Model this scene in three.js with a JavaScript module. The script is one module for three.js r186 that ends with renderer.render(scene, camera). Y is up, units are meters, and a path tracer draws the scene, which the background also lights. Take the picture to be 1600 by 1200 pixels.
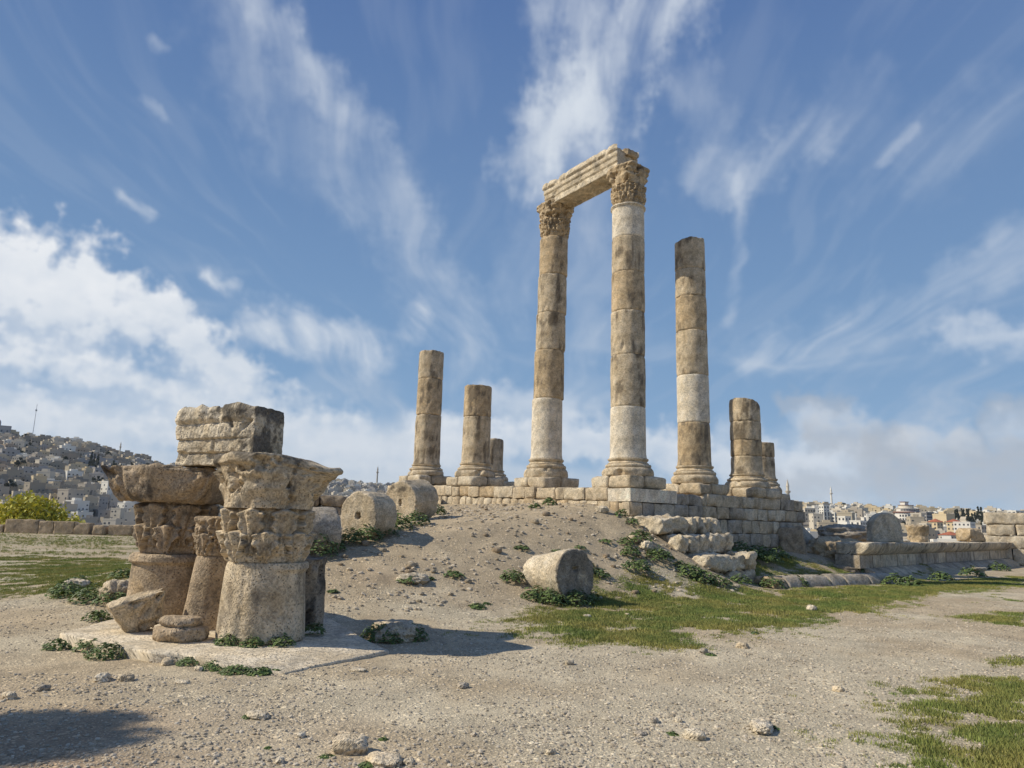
import * as THREE from 'three';
import { mergeGeometries } from 'three/addons/utils/BufferGeometryUtils.js';

// ---------------------------------------------------------------- camera, exposure, sun
const scene = new THREE.Scene();
const camera = new THREE.PerspectiveCamera(55.93, 4 / 3, 0.1, 12000);
camera.position.set(0, 1.65, 0);
camera.rotation.order = 'YXZ';
camera.rotation.set(0.1897, 0, 0.025);
const renderer = new THREE.WebGLRenderer();
renderer.toneMapping = THREE.LinearToneMapping;
renderer.toneMappingExposure = 1.0;
renderer.shadowMap.enabled = true;
const SUN = new THREE.Vector3(-4.1, 3.55, -0.36).normalize();
const sun = new THREE.DirectionalLight(new THREE.Color(1, 0.905, 0.735), 4.4);
sun.position.copy(SUN).multiplyScalar(120); sun.target.position.set(0, 0, -20);
sun.castShadow = true; sun.shadow.mapSize.set(4096, 4096);
Object.assign(sun.shadow.camera, { left: -60, right: 60, top: 60, bottom: -60, near: 1, far: 300 });
scene.add(sun, sun.target);

// ---------------------------------------------------------------- numbers
function rng(seed) { let a = seed >>> 0; return () => { a = (a + 0x6D2B79F5) | 0; let t = Math.imul(a ^ (a >>> 15), 1 | a); t = (t + Math.imul(t ^ (t >>> 7), 61 | t)) ^ t; return ((t ^ (t >>> 14)) >>> 0) / 4294967296; }; }
const PERM = new Uint8Array(512);
{ const r = rng(77), p = [...Array(256).keys()]; for (let i = 255; i > 0; i--) { const j = Math.floor(r() * (i + 1)); [p[i], p[j]] = [p[j], p[i]]; } for (let i = 0; i < 512; i++) PERM[i] = p[i & 255]; }
const clamp = (x, a = 0, b = 1) => x < a ? a : x > b ? b : x, lerp = (a, b, t) => a + (b - a) * t;
const ss = (a, b, x) => { const t = clamp((x - a) / (b - a)); return t * t * (3 - 2 * t); };
const fade = t => t * t * t * (t * (t * 6 - 15) + 10);
function gr(h, x, y, z) { h &= 15; const u = h < 8 ? x : y, v = h < 4 ? y : h === 12 || h === 14 ? x : z; return ((h & 1) ? -u : u) + ((h & 2) ? -v : v); }
function n3(x, y, z) {
  const fx = Math.floor(x), fy = Math.floor(y), fz = Math.floor(z), X = fx & 255, Y = fy & 255, Z = fz & 255; x -= fx; y -= fy; z -= fz;
  const u = fade(x), v = fade(y), w = fade(z), A = PERM[X] + Y, AA = PERM[A] + Z, AB = PERM[A + 1] + Z, B = PERM[X + 1] + Y, BA = PERM[B] + Z, BB = PERM[B + 1] + Z;
  return lerp(lerp(lerp(gr(PERM[AA], x, y, z), gr(PERM[BA], x - 1, y, z), u), lerp(gr(PERM[AB], x, y - 1, z), gr(PERM[BB], x - 1, y - 1, z), u), v),
    lerp(lerp(gr(PERM[AA + 1], x, y, z - 1), gr(PERM[BA + 1], x - 1, y, z - 1), u), lerp(gr(PERM[AB + 1], x, y - 1, z - 1), gr(PERM[BB + 1], x - 1, y - 1, z - 1), u), v), w);
}
function fbm(x, y, z, o = 4) { let s = 0, a = 0.5, f = 1; for (let i = 0; i < o; i++) { s += a * n3(x * f, y * f, z * f + i * 7.3); a *= 0.5; f *= 2.03; } return s; }
function n2(x, y) {   // 2-D gradient noise
  const fx = Math.floor(x), fy = Math.floor(y), X = fx & 255, Y = fy & 255; x -= fx; y -= fy; const u = fade(x), v = fade(y), A = PERM[X] + Y, B = PERM[X + 1] + Y;
  const g = (h, x, y) => { h &= 7; const a = h < 4 ? x : y, b = h < 4 ? y : x; return ((h & 1) ? -a : a) + ((h & 2) ? -b : b) * 0.6; };
  return lerp(lerp(g(PERM[A], x, y), g(PERM[B], x - 1, y), u), lerp(g(PERM[A + 1], x, y - 1), g(PERM[B + 1], x - 1, y - 1), u), v);
}
function fb2(x, y, o = 4) { let s = 0, a = 0.5; for (let i = 0; i < o; i++) { s += a * n2(x + i * 17.1, y - i * 9.7); a *= 0.5; x *= 2.02; y *= 2.02; } return s; }

// ---------------------------------------------------------------- sky: blue air, cirrus streaks, low cumulus (compass degrees: 0 is straight ahead, elevation in degrees)
{
  const Wd = 4096, Hd = 2048, data = new Float32Array(Wd * Hd * 4), D = Math.PI / 180;
  // cloud trails: points [azimuth, elevation], half width, strength, puffiness
  const trails = [
    [[[13.5, 41], [12.4, 38.4], [9.9, 35.8], [6.6, 33.0], [3.9, 30.4], [1.2, 28.2]], 2.6, 0.95, 0.35], [[[4.5, 42], [4.9, 38.8], [7.2, 35.1], [4.4, 30.7]], 3.2, 0.6, 0.3],
    [[[6.3, 30], [6.6, 24.3], [6.1, 17], [5.2, 9.9]], 2.6, 0.3, 0.2], [[[2.3, 28.6], [1.8, 22.3], [-2.2, 14.9]], 2.2, 0.26, 0.2],
    [[[-23.4, 40], [-22, 36.2], [-20.2, 34.2], [-18, 32.6], [-14.9, 30.6], [-12.9, 29]], 1.5, 0.62, 0.45], [[[-25.4, 37], [-22.0, 31.4], [-18.3, 27.7], [-13.2, 24.9], [-8.9, 23.4]], 2.6, 0.26, 0.2],
    [[[-13.5, 28.5], [-10, 23.8], [-7.6, 19.1], [-3.2, 12.8]], 2.2, 0.3, 0.2], [[[24.4, 28.2], [21.6, 27.4], [18.1, 25.5], [14.4, 26.9]], 1.5, 0.42, 0.3],
    [[[18.1, 26], [18.3, 21.3], [17.2, 15.7]], 0.55, 0.30, 0.2], [[[14.7, 33.3], [16.7, 28.8], [17.6, 25.5]], 1.6, 0.24, 0.2],
    [[[37.5, 26.5], [31.6, 25.7], [26.5, 29.1]], 2.6, 0.15, 0.3], [[[37.7, 19], [30.9, 15.8], [24.5, 13.9], [19, 12.5]], 1.5, 0.36, 0.2], [[[37.2, 12.6], [32.4, 13.4]], 1.3, 0.5, 0.6],
    [[[-29.5, 32.0], [-28.7, 31.6]], 0.42, 0.34, 0.45], [[[-29.6, 28.0], [-28.4, 27.3]], 0.38, 0.26, 0.45], [[[-30.6, 21.7], [-29.4, 21.5], [-28.6, 20.8]], 0.42, 0.6, 0.45], [[[-23.8, 17.5], [-23.0, 16.9], [-22.0, 16.6]], 0.55, 0.85, 0.45], [[[30.8, 27.1], [28.9, 25.4]], 0.5, 0.34, 0.4], [[[-7.8, 16.4], [-8.6, 14.2]], 0.9, 0.55, 0.5],
    [[[-45, 15.5], [-37.7, 15.3], [-34.7, 15.6], [-31.8, 14.9]], 2.6, 1.25, 0.9], [[[-35.3, 13.6], [-30, 13.6], [-26.5, 13.6], [-21.2, 10.4]], 1.7, 1.0, 0.8], [[[-27.9, 14.9], [-26.1, 14.7]], 1.0, 0.95, 0.9], [[[-20.2, 13.9], [-16.4, 14.1], [-10.9, 12.8]], 1.5, 0.8, 0.4],
    [[[-42, 9.5], [-33, 10.2], [-24, 8.2], [-12, 6.5]], 1.7, 0.95, 0.55], [[[-40, 6.5], [-30, 6], [-20, 5], [-8, 4.5]], 1.6, 0.9, 0.7], [[[-7, 6.2], [5.2, 6.4], [13, 5.6]], 1.6, 0.72, 0.8], [[[-2, 9.8], [4.1, 8.8]], 1.2, 0.5, 0.7], [[[14, 5], [21, 4.8], [26, 5]], 1.3, 0.7, 0.8],
    [[[21.5, 9.4], [24.8, 9.0]], 0.9, -0.6, 0.8], [[[23.4, 6.8], [28.2, 6.4]], 1.2, -0.8, 0.8], [[[27, 4.7], [33, 5.2], [41, 4.2]], 1.6, -0.85, 0.8], [[[34, 8], [39, 8.4]], 1.1, -0.55, 0.7], [[[20, 3.4], [30, 3.0], [42, 3.2]], 1.0, -0.6, 0.8], [[[22.5, 7.9], [26, 7.6]], 1.1, 0.42, 0.65], [[[29, 6.4], [32, 6.1]], 1.1, 0.42, 0.65], [[[35, 6.9], [39, 6.4]], 1.2, 0.36, 0.65], [[[16.5, 7.4], [18.5, 7.0]], 1.0, 0.4, 0.65],
  ];
  for (const t of trails) { const a = t[0].map(p => p[0]), e = t[0].map(p => p[1]), m = t[1] * 2.6; t.box = [Math.min(...a) - m * 1.3, Math.max(...a) + m * 1.3, Math.min(...e) - m, Math.max(...e) + m]; }
  const out = [0, 0, 0];
  function sky(az, el, x, y, z) {
    // clear air
    const t = clamp(el / 42), a = Math.pow(t, 0.62);
    let r = lerp(0.30, 0.085, a), g = lerp(0.50, 0.165, a), b = lerp(0.72, 0.375, a);
    const mixc = (cr, cg, cb, k) => { r = lerp(r, cr, k); g = lerp(g, cg, k); b = lerp(b, cb, k); };
    const k = 1 / (Math.max(y, 0) + 0.13), X = x * k, Z = z * k, w = fb2(X * 0.7 + 3, Z * 0.7 + 8, 3);
    // high cirrus drawn out in one direction
    const st = fb2(X * 3.4 + w * 2.4, Z * 0.55 + w * 0.8, 5), fine = fb2(X * 12 + w * 5, Z * 1.9 + w * 2, 5), patch = ss(-0.22, 0.42, fb2(X * 0.6 + 19, Z * 0.32 + 4, 3) + 0.06);
    let cir = patch * ss(-0.12, 0.62, st + 0.35 * fine) * 0.62;
    cir = Math.max(cir, 0.1 * ss(0, 0.4, fine + st));
    mixc(0.58, 0.635, 0.72, cir * ss(0, 6, el) * 0.85);
    // low cloud belts all round
    const wv = fb2(az * 0.05, el * 0.12 + 30, 3) * 5, lo = fb2(az * 0.055 + 40 + wv * 0.02, (el + wv) * 0.17 + 7, 5), belt = ss(24, 9, el) * ss(-0.28 + el * 0.028, 0.30 + el * 0.028, lo + 0.10 * Math.cos((az + 45) * D));
    mixc(0.70, 0.745, 0.80, belt * 0.85);
    // single clouds and trails
    for (const tr of trails) {
      const [pts, wd, op, puff] = tr, bx = tr.box; if (az < bx[0] || az > bx[1] || el < bx[2] || el > bx[3]) continue;
      const c = Math.cos(el * D), f1 = puff > 0.5 ? 0.55 : 0.33, wx = fb2(az * f1 + 5, el * f1 + wd, 4) * Math.max(wd, 0.8) * 1.7 + fb2(az * 1.5, el * 1.7, 4) * wd * 0.35, wy = fb2(az * f1 + 55, el * f1 + 9, 4) * Math.max(wd, 0.8) * 1.7 + fb2(az * 1.5 + 30, el * 1.7, 4) * wd * 0.35;
      const px = az * c + wx, py = el + wy; let dm = 1e9;
      for (let i = 0; i + 1 < pts.length; i++) { const ax = pts[i][0] * c, ay = pts[i][1], ux = pts[i + 1][0] * c - ax, uy = pts[i + 1][1] - ay, s = clamp(((px - ax) * ux + (py - ay) * uy) / (ux * ux + uy * uy)); dm = Math.min(dm, Math.hypot(px - ax - s * ux, py - ay - s * uy)); }
      const q = dm / wd; if (q > 1.6) continue;
      const tex = puff > 0.5 ? 0.72 + 0.55 * fb2(az * 0.5, el * 0.8, 3) : clamp(0.48 + 0.7 * st + 1.15 * fine);
      const al = clamp(ss(1.6, puff > 0.7 ? 0.3 : 0.0, q) * Math.abs(op) * clamp(tex + (puff > 0.5 ? 0.25 : 0.12), 0, 1.1));
      if (op > 0) { const lit = clamp(0.5 + 0.45 * (el - pts[0][1]) / wd + 0.6 * fb2(az * 0.5, el * 0.6, 3)) * puff; mixc(lerp(0.66, 0.86, lit), lerp(0.72, 0.88, lit), lerp(0.80, 0.91, lit), al); } else mixc(0.43, 0.475, 0.545, al);
    }
    // pale air at the skyline
    mixc(0.56, 0.63, 0.71, 0.8 * Math.exp(-Math.max(el, 0) / 3.2));
    out[0] = r; out[1] = g; out[2] = b;
  }
  for (let j = 0; j < Hd; j++) {
    const el = ((j + 0.5) / Hd - 0.5) * 180;
    for (let i = 0; i < Wd; i++) {
      const o = (j * Wd + i) * 4; data[o + 3] = 1;
      if (el < -3) { data[o] = 0.2; data[o + 1] = 0.18; data[o + 2] = 0.15; continue; }
      const ph = ((i + 0.5) / Wd - 0.5) * 2 * Math.PI, az0 = Math.atan2(Math.cos(ph), -Math.sin(ph)) / D;
      if ((Math.abs(az0) > 52 || el > 46) && ((i & 3) || (j & 3))) { const s = ((j & ~3) * Wd + (i & ~3)) * 4; if (data[s + 2]) { data[o] = data[s]; data[o + 1] = data[s + 1]; data[o + 2] = data[s + 2]; continue; } }
      const c = Math.cos(el * D); sky(az0, el, Math.cos(ph) * c, Math.sin(el * D), Math.sin(ph) * c);
      data[o] = out[0]; data[o + 1] = out[1]; data[o + 2] = out[2];
    }
  }
  const tx = new THREE.DataTexture(data, Wd, Hd, THREE.RGBAFormat, THREE.FloatType);
  tx.mapping = THREE.EquirectangularReflectionMapping; tx.magFilter = tx.minFilter = THREE.LinearFilter; tx.colorSpace = THREE.LinearSRGBColorSpace; tx.needsUpdate = true;
  scene.background = tx; scene.environment = tx;
}

// ---------------------------------------------------------------- textures (tileable)
function tileNoise(per) { const h = (x, y) => PERM[(PERM[((x % per) + per) % per & 255] + ((y % per) + per) % per) & 511] / 255; return (x, y) => { const X = Math.floor(x), Y = Math.floor(y), u = fade(x - X), v = fade(y - Y); return lerp(lerp(h(X, Y), h(X + 1, Y), u), lerp(h(X, Y + 1), h(X + 1, Y + 1), u), v); }; }
function tileCells(n, seed) { const r = rng(seed), px = new Float32Array(n * n * 3).map(() => r()); return (u, v) => { const x = u * n, y = v * n, X = Math.floor(x), Y = Math.floor(y); let d1 = 9, d2 = 9, id = 0; for (let j = -1; j <= 1; j++) for (let i = -1; i <= 1; i++) { const cx = X + i, cy = Y + j, k = ((((cy % n) + n) % n) * n + (((cx % n) + n) % n)) * 3, d = Math.hypot(cx + px[k] - x, cy + px[k + 1] - y); if (d < d1) { d2 = d1; d1 = d; id = px[k + 2]; } else if (d < d2) d2 = d; } return [d1, d2, id]; }; }
function makeMaps(N, fn) {
  const col = new Uint8Array(N * N * 4), bmp = new Uint8Array(N * N * 4);
  for (let j = 0; j < N; j++) for (let i = 0; i < N; i++) { const o = (j * N + i) * 4, [c, h] = fn(i / N, j / N); for (let k = 0; k < 3; k++) { col[o + k] = clamp(c[k]) * 255; bmp[o + k] = clamp(h) * 255; } col[o + 3] = bmp[o + 3] = 255; }
  return [col, bmp].map((d, i) => { const t = new THREE.DataTexture(d, N, N); t.wrapS = t.wrapT = THREE.RepeatWrapping; t.magFilter = THREE.LinearFilter; t.minFilter = THREE.LinearMipmapLinearFilter; t.generateMipmaps = true; if (!i) t.colorSpace = THREE.SRGBColorSpace; t.needsUpdate = true; return t; });
}
const tn = [8, 16, 32, 64, 128, 256].map(tileNoise);
const tf = (u, v, a, b) => { let s = 0, w = 0, m = 1; for (let i = a; i <= b; i++) { const p = 8 << i; s += m * tn[i](u * p, v * p); w += m; m *= 0.62; } return s / w; };
const pitCells = tileCells(46, 5), pitCells2 = tileCells(110, 6);
const [stoneMap, stoneBump] = makeMaps(1024, (u, v) => {
  const a = tf(u, v, 0, 5), f = tf(u + 0.3, v + 0.1, 3, 5), p = pitCells(u, v), q = pitCells2(u, v), pit = ss(0.30, 0.12, p[0]) * ss(0.5, 0.75, p[2]) * ss(0.42, 0.58, tf(u, v, 0, 2)), pit2 = ss(0.36, 0.15, q[0]) * ss(0.62, 0.8, q[2]);
  const s = clamp(0.90 + 0.55 * (a - 0.5) + 0.40 * (f - 0.5) - 0.30 * pit - 0.14 * pit2), wm = tf(u + 0.6, v + 0.2, 0, 3) - 0.5;
  return [[s, s * (0.985 - 0.05 * wm), s * (0.965 - 0.14 * wm)], 0.62 + 0.5 * (a - 0.5) + 0.35 * (f - 0.5) - 0.55 * pit - 0.22 * pit2];
});
const gA = tileCells(70, 11), gB = tileCells(150, 12), gC = tileCells(28, 13);
const [gravelMap, gravelBump] = makeMaps(1024, (u, v) => {
  const wu = u + 0.006 * (tf(u, v, 2, 4) - 0.5), wv = v + 0.006 * (tf(u + 0.4, v, 2, 4) - 0.5), A = gA(wu, wv), B = gB(wu, wv), Cc = gC(wu, wv), n = tf(u, v, 0, 5), sel = ss(0.45, 0.6, tf(u + 0.2, v + 0.7, 0, 3));
  const pa = ss(0.42, 0.25, A[0]) * (A[2] > 0.45 ? 1 : 0), pb = ss(0.45, 0.25, B[0]) * (B[2] > 0.35 ? 1 : 0), pc = ss(0.26, 0.18, Cc[0]) * (Cc[2] > 0.86 ? 1 : 0);
  let s = 0.72 + 0.30 * (n - 0.5); s = lerp(s, 0.62 + 0.42 * B[2], pb * 0.8); s = lerp(s, 0.58 + 0.48 * ((A[2] * 7) % 1), pa * (0.35 + 0.6 * sel)); s = lerp(s, 0.86 + 0.12 * ((Cc[2] * 31) % 1), pc);
  return [[s, s * 0.985, s * 0.96], 0.3 + 0.25 * (n - 0.5) + 0.2 * pb * (1 - B[0]) + 0.4 * pa * (1 - A[0] * 1.5) * (0.4 + 0.6 * sel) + 0.4 * pc];
});
const M = {
  stone: new THREE.MeshStandardMaterial({ name: 'limestone', vertexColors: true, map: stoneMap, bumpMap: stoneBump, bumpScale: 0.03, roughness: 0.95 }),
  ground: new THREE.MeshStandardMaterial({ name: 'dirt', vertexColors: true, map: gravelMap, bumpMap: gravelBump, bumpScale: 0.022, roughness: 0.97 }),
  pebble: new THREE.MeshStandardMaterial({ name: 'pebble', color: 0xffffff, roughness: 0.95 }),
  leaf: new THREE.MeshPhysicalMaterial({ name: 'leaf', vertexColors: true, roughness: 0.75, side: THREE.DoubleSide, transmission: 0.3, thickness: 0 }),
  grass: new THREE.MeshPhysicalMaterial({ name: 'grass', color: 0xffffff, roughness: 0.8, side: THREE.DoubleSide, transmission: 0.25, thickness: 0 }),
  bark: new THREE.MeshStandardMaterial({ name: 'bark', color: new THREE.Color(0.11, 0.085, 0.06), roughness: 1 }),
  hill: new THREE.MeshStandardMaterial({ name: 'hill earth', vertexColors: true, roughness: 1 }),
  pane: new THREE.MeshStandardMaterial({ name: 'window pane', color: new THREE.Color(0.07, 0.075, 0.085), roughness: 0.3 }),
  red: new THREE.MeshStandardMaterial({ name: 'roof tile', color: new THREE.Color(0.42, 0.13, 0.06), roughness: 0.9 }),
  brown: new THREE.MeshStandardMaterial({ name: 'roof edge', color: new THREE.Color(0.22, 0.09, 0.06), roughness: 0.9 }),
  metal: new THREE.MeshStandardMaterial({ name: 'steel', color: new THREE.Color(0.35, 0.36, 0.38), roughness: 0.5, metalness: 0.6 }),
};
const plaster = [[0.74, 0.71, 0.64], [0.60, 0.54, 0.44], [0.50, 0.43, 0.32], [0.44, 0.39, 0.32], [0.62, 0.51, 0.33], [0.38, 0.36, 0.34], [0.40, 0.32, 0.24], [0.33, 0.29, 0.23], [0.27, 0.245, 0.21]].map((c, i) => new THREE.MeshStandardMaterial({ name: 'plaster ' + i, color: new THREE.Color(...c), roughness: 0.92 }));

// ---------------------------------------------------------------- naming
const taken = {};
const numbered = n => { const k = taken[n] = (taken[n] ?? -1) + 1; return k ? `${n}_${String(k).padStart(3, '0')}` : n; };
const shade = m => { m.castShadow = m.receiveShadow = true; return m; };
function tag(o, label, category, group, kind) { if (label) o.userData.label = label; if (category) o.userData.category = category; if (group) o.userData.group = group; if (kind) o.userData.kind = kind; return o; }
function thing(name, label, category, [x, y, z] = [0, 0, 0], turn = 0, group) { const o = new THREE.Group(); o.name = numbered(name); o.position.set(x, y, z); o.rotation.y = turn; scene.add(o); return tag(o, label, category, group); }
function part(name, geo, mat, parent, [x, y, z] = [0, 0, 0], turn = 0) { const m = shade(new THREE.Mesh(geo, mat)); m.name = name; m.position.set(x, y, z); m.rotation.y = turn; parent.add(m); return m; }
function single(name, geo, mat, label, category, [x, y, z] = [0, 0, 0], turn = 0, group) { const m = part(numbered(name), geo, mat, scene, [x, y, z], turn); return tag(m, label, category, group); }
function structure(name, geo, mat) { const m = part(name, geo, mat, scene); m.userData.kind = 'structure'; return m; }

// ---------------------------------------------------------------- stone shapes
function weld(g, limit = 0.35) {   // smooth normals across coincident vertices that do not meet at a sharp edge
  g.computeVertexNormals();
  const p = g.attributes.position, n = g.attributes.normal, map = new Map(), out = n.array.slice();
  for (let i = 0; i < p.count; i++) { const k = Math.round(p.getX(i) * 2000) + ',' + Math.round(p.getY(i) * 2000) + ',' + Math.round(p.getZ(i) * 2000); const l = map.get(k); if (l) l.push(i); else map.set(k, [i]); }
  for (const l of map.values()) if (l.length > 1) for (const i of l) { let x = 0, y = 0, z = 0; for (const j of l) if (n.getX(i) * n.getX(j) + n.getY(i) * n.getY(j) + n.getZ(i) * n.getZ(j) > limit) { x += n.getX(j); y += n.getY(j); z += n.getZ(j); } const q = Math.hypot(x, y, z) || 1; out[i * 3] = x / q; out[i * 3 + 1] = y / q; out[i * 3 + 2] = z / q; }
  n.array.set(out); return g;
}
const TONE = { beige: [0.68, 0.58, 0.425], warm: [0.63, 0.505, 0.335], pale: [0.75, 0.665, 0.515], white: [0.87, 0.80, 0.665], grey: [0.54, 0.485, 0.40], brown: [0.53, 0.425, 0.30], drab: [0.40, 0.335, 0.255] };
const LICHEN = [0.095, 0.085, 0.072], RUST = [0.50, 0.37, 0.21];
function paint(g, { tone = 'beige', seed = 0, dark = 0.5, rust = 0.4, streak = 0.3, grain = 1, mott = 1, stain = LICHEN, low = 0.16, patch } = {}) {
  const p = g.attributes.position, c = new Float32Array(p.count * 3), b = TONE[tone];
  for (let i = 0; i < p.count; i++) {
    const x = p.getX(i) + seed * 3.17, y = p.getY(i) + seed * 1.31, z = p.getZ(i) - seed * 2.11, a = fbm(x * 1.3, y * 1.3, z * 1.3, 3), f = fbm(x * 7 * grain, y * 7 * grain, z * 7 * grain, 3), st = fbm(x * 5.5, y * 0.7, z * 5.5, 3);
    const v = 1 + (0.34 * a + 0.46 * f) * mott, pb = patch ? patch(p.getX(i), p.getY(i), p.getZ(i)) : 0;
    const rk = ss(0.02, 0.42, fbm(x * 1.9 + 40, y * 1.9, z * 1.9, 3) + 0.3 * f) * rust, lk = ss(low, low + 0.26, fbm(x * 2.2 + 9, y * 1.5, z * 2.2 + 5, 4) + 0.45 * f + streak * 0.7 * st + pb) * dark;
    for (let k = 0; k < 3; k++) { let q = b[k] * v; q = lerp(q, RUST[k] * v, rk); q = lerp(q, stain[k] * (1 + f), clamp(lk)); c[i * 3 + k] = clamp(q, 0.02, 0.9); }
  }
  g.setAttribute('color', new THREE.BufferAttribute(c, 3)); return g;
}
// a turned stone: radius r(angle, y) between the given heights, closed by two end faces; cap(x, z) lifts the end faces
function turned(nT, ys, rf, { top, bottom, rings = 5, mid } = {}) {
  const pos = [], uv = [], idx = [], nY = ys.length, tile = 1 / 1.5, push = (x, y, z, u, v) => { pos.push(x, y, z); uv.push(u * tile, v * tile); };
  const R0 = rf(0, ys[nY >> 1]);
  const C = y => mid ? mid(y) : [0, 0];
  for (let j = 0; j < nY; j++) for (let i = 0; i <= nT; i++) { const th = (i % nT) / nT * Math.PI * 2, r = rf(th, ys[j]), c = C(ys[j]); let y = ys[j]; const x = c[0] + r * Math.cos(th), z = c[1] + r * Math.sin(th); if (top && j > nY * 0.5) y += top(x, z, 1) * ss(0.5, 1, j / (nY - 1)); push(x, y, z, i / nT * Math.PI * 2 * R0, ys[j]); }
  for (let j = 0; j < nY - 1; j++) for (let i = 0; i < nT; i++) { const a = j * (nT + 1) + i, b = a + nT + 1; idx.push(a, b, a + 1, b, b + 1, a + 1); }
  for (const up of [1, 0]) {
    const y0 = up ? ys[nY - 1] : ys[0], c = C(y0), base = pos.length / 3, fn = up ? top : bottom;
    for (let k = 0; k <= rings; k++) for (let i = 0; i <= nT; i++) { const th = (i % nT) / nT * Math.PI * 2, r = rf(th, y0) * (1 - k / rings), x = c[0] + r * Math.cos(th), z = c[1] + r * Math.sin(th); push(x, y0 + (fn ? fn(x, z, 1 - k / rings) : 0), z, x, z); }
    for (let k = 0; k < rings; k++) for (let i = 0; i < nT; i++) { const a = base + k * (nT + 1) + i, b = a + nT + 1; if (up) idx.push(a, b, a + 1, b, b + 1, a + 1); else idx.push(a, a + 1, b, b, a + 1, b + 1); }
  }
  const g = new THREE.BufferGeometry(); g.setAttribute('position', new THREE.Float32BufferAttribute(pos, 3)); g.setAttribute('uv', new THREE.Float32BufferAttribute(uv, 2)); g.setIndex(idx); return weld(g);
}
const steps = (y0, y1, n, edge = 1) => { const h = y1 - y0, s = new Set([0, 1]); if (edge) for (const e of [0.006, 0.018, 0.04, 0.075]) if (e < h * 0.4) { s.add(e / h); s.add(1 - e / h); } for (let i = 1; i < n; i++) s.add(i / n); return [...s].sort((a, b) => a - b).filter((v, i, a) => !i || v - a[i - 1] > 0.0005).map(t => y0 + t * h); };
// a drum of a column shaft, 0..h, with worn rims, dents and chips
function drumGeo(R0, R1, h, { seed = 1, amp = 0.014, chip = 0.04, dent = 0.05, nT = 64, nY = 14, top, bottom, hole, ring, rings, flare = 0 } = {}) {
  return turned(nT, steps(0, h, nY), (th, y) => {
    const c = Math.cos(th), s = Math.sin(th), d = Math.min(y, h - y), e = y < h / 2 ? 0 : 7; let r = lerp(R0, R1, y / h) + amp * 2 * fbm(c * 1.4 + seed, y * 1.3, s * 1.4 - seed, 3) + amp * 0.5 * n3(c * 8 + seed, y * 7, s * 8);
    r -= 0.030 * Math.exp(-d / 0.018) + chip * Math.max(0, n3(c * 2.3 + seed * 2 + e, seed, s * 2.3 + e) + 0.35 * n3(c * 7 + e, seed * 3, s * 7)) * Math.exp(-d / 0.07);
    r -= dent * ss(0.28, 0.5, fbm(c * 1.5 + seed * 5, y * 1.4 + 3, s * 1.5, 3));
    if (ring) r += ring * ss(h - 0.085, h - 0.075, y) * (1 - 0.5 * ss(h - 0.02, h, y));
    if (flare) r += flare * Math.pow(1 - clamp(y / 0.28), 3);
    return r;
  }, { top, bottom, rings });
}
// a block, centred in x and z, standing on y = 0; rough edges; warp moves points, relief pushes along the face
function blockGeo(w, h, d, { seed = 1, edge = 0.04, amp = 0.02, cell = 0.12, freq = 2.2, warp, relief, keep = 0 } = {}) {
  const sg = l => Math.max(2, Math.min(130, Math.round(l / cell))), g = new THREE.BoxGeometry(w, h, d, sg(w), sg(h), sg(d)), p = g.attributes.position, uv = g.attributes.uv, nn = g.attributes.normal, v = new THREE.Vector3();
  const a = w / 2, b = h / 2, c = d / 2, e0 = Math.min(edge, a * 0.8, b * 0.8, c * 0.8);
  for (let i = 0; i < p.count; i++) {
    const x = p.getX(i), y = p.getY(i), z = p.getZ(i), N = Math.abs(nn.getX(i)) > 0.5 ? 0 : Math.abs(nn.getY(i)) > 0.5 ? 1 : 2;
    uv.setXY(i, (N === 0 ? z : x) / 1.5 + seed * 0.37, (N === 1 ? z : y) / 1.5 + seed * 0.21);
    const e = e0 * clamp(0.75 + 1.3 * n3(x * 2.6 + seed * 4, y * 2.6, z * 2.6), 0.25, 1.6), ea = Math.min(e, a * 0.9), eb = Math.min(e, b * 0.9), ec = Math.min(e, c * 0.9), qx = clamp(x, -(a - ea), a - ea), qy = clamp(y, -(b - eb), b - eb), qz = clamp(z, -(c - ec), c - ec);
    v.set(x - qx, y - qy, z - qz); if (v.lengthSq() < 1e-12) v.set(N === 0 ? Math.sign(x) : 0, N === 1 ? Math.sign(y) : 0, N === 2 ? Math.sign(z) : 0); v.normalize();
    const m = Math.min(ea, eb, ec); let dd = amp * (1.6 * fbm(x * freq + seed * 3, y * freq, z * freq - seed, 4) + 0.5 * n3(x * 9, y * 9 + seed, z * 9)) - amp * 1.5 * ss(0.2, 0.5, fbm(x * 1.7 + seed * 9, y * 1.7, z * 1.7, 3));
    if (keep && v.y < -0.7) dd = 0;
    if (relief) dd += relief(x, y + b, z, v);
    let X = qx + v.x * (m + dd), Y = qy + v.y * (m + dd), Z = qz + v.z * (m + dd); if (ea > m) X += v.x * (ea - m); if (eb > m) Y += v.y * (eb - m); if (ec > m) Z += v.z * (ec - m);
    Y += b; if (warp) { v.set(X, Y, Z); warp(v); X = v.x; Y = v.y; Z = v.z; }
    p.setXYZ(i, X, Y, Z);
  }
  return weld(g, 0.2);
}
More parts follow.
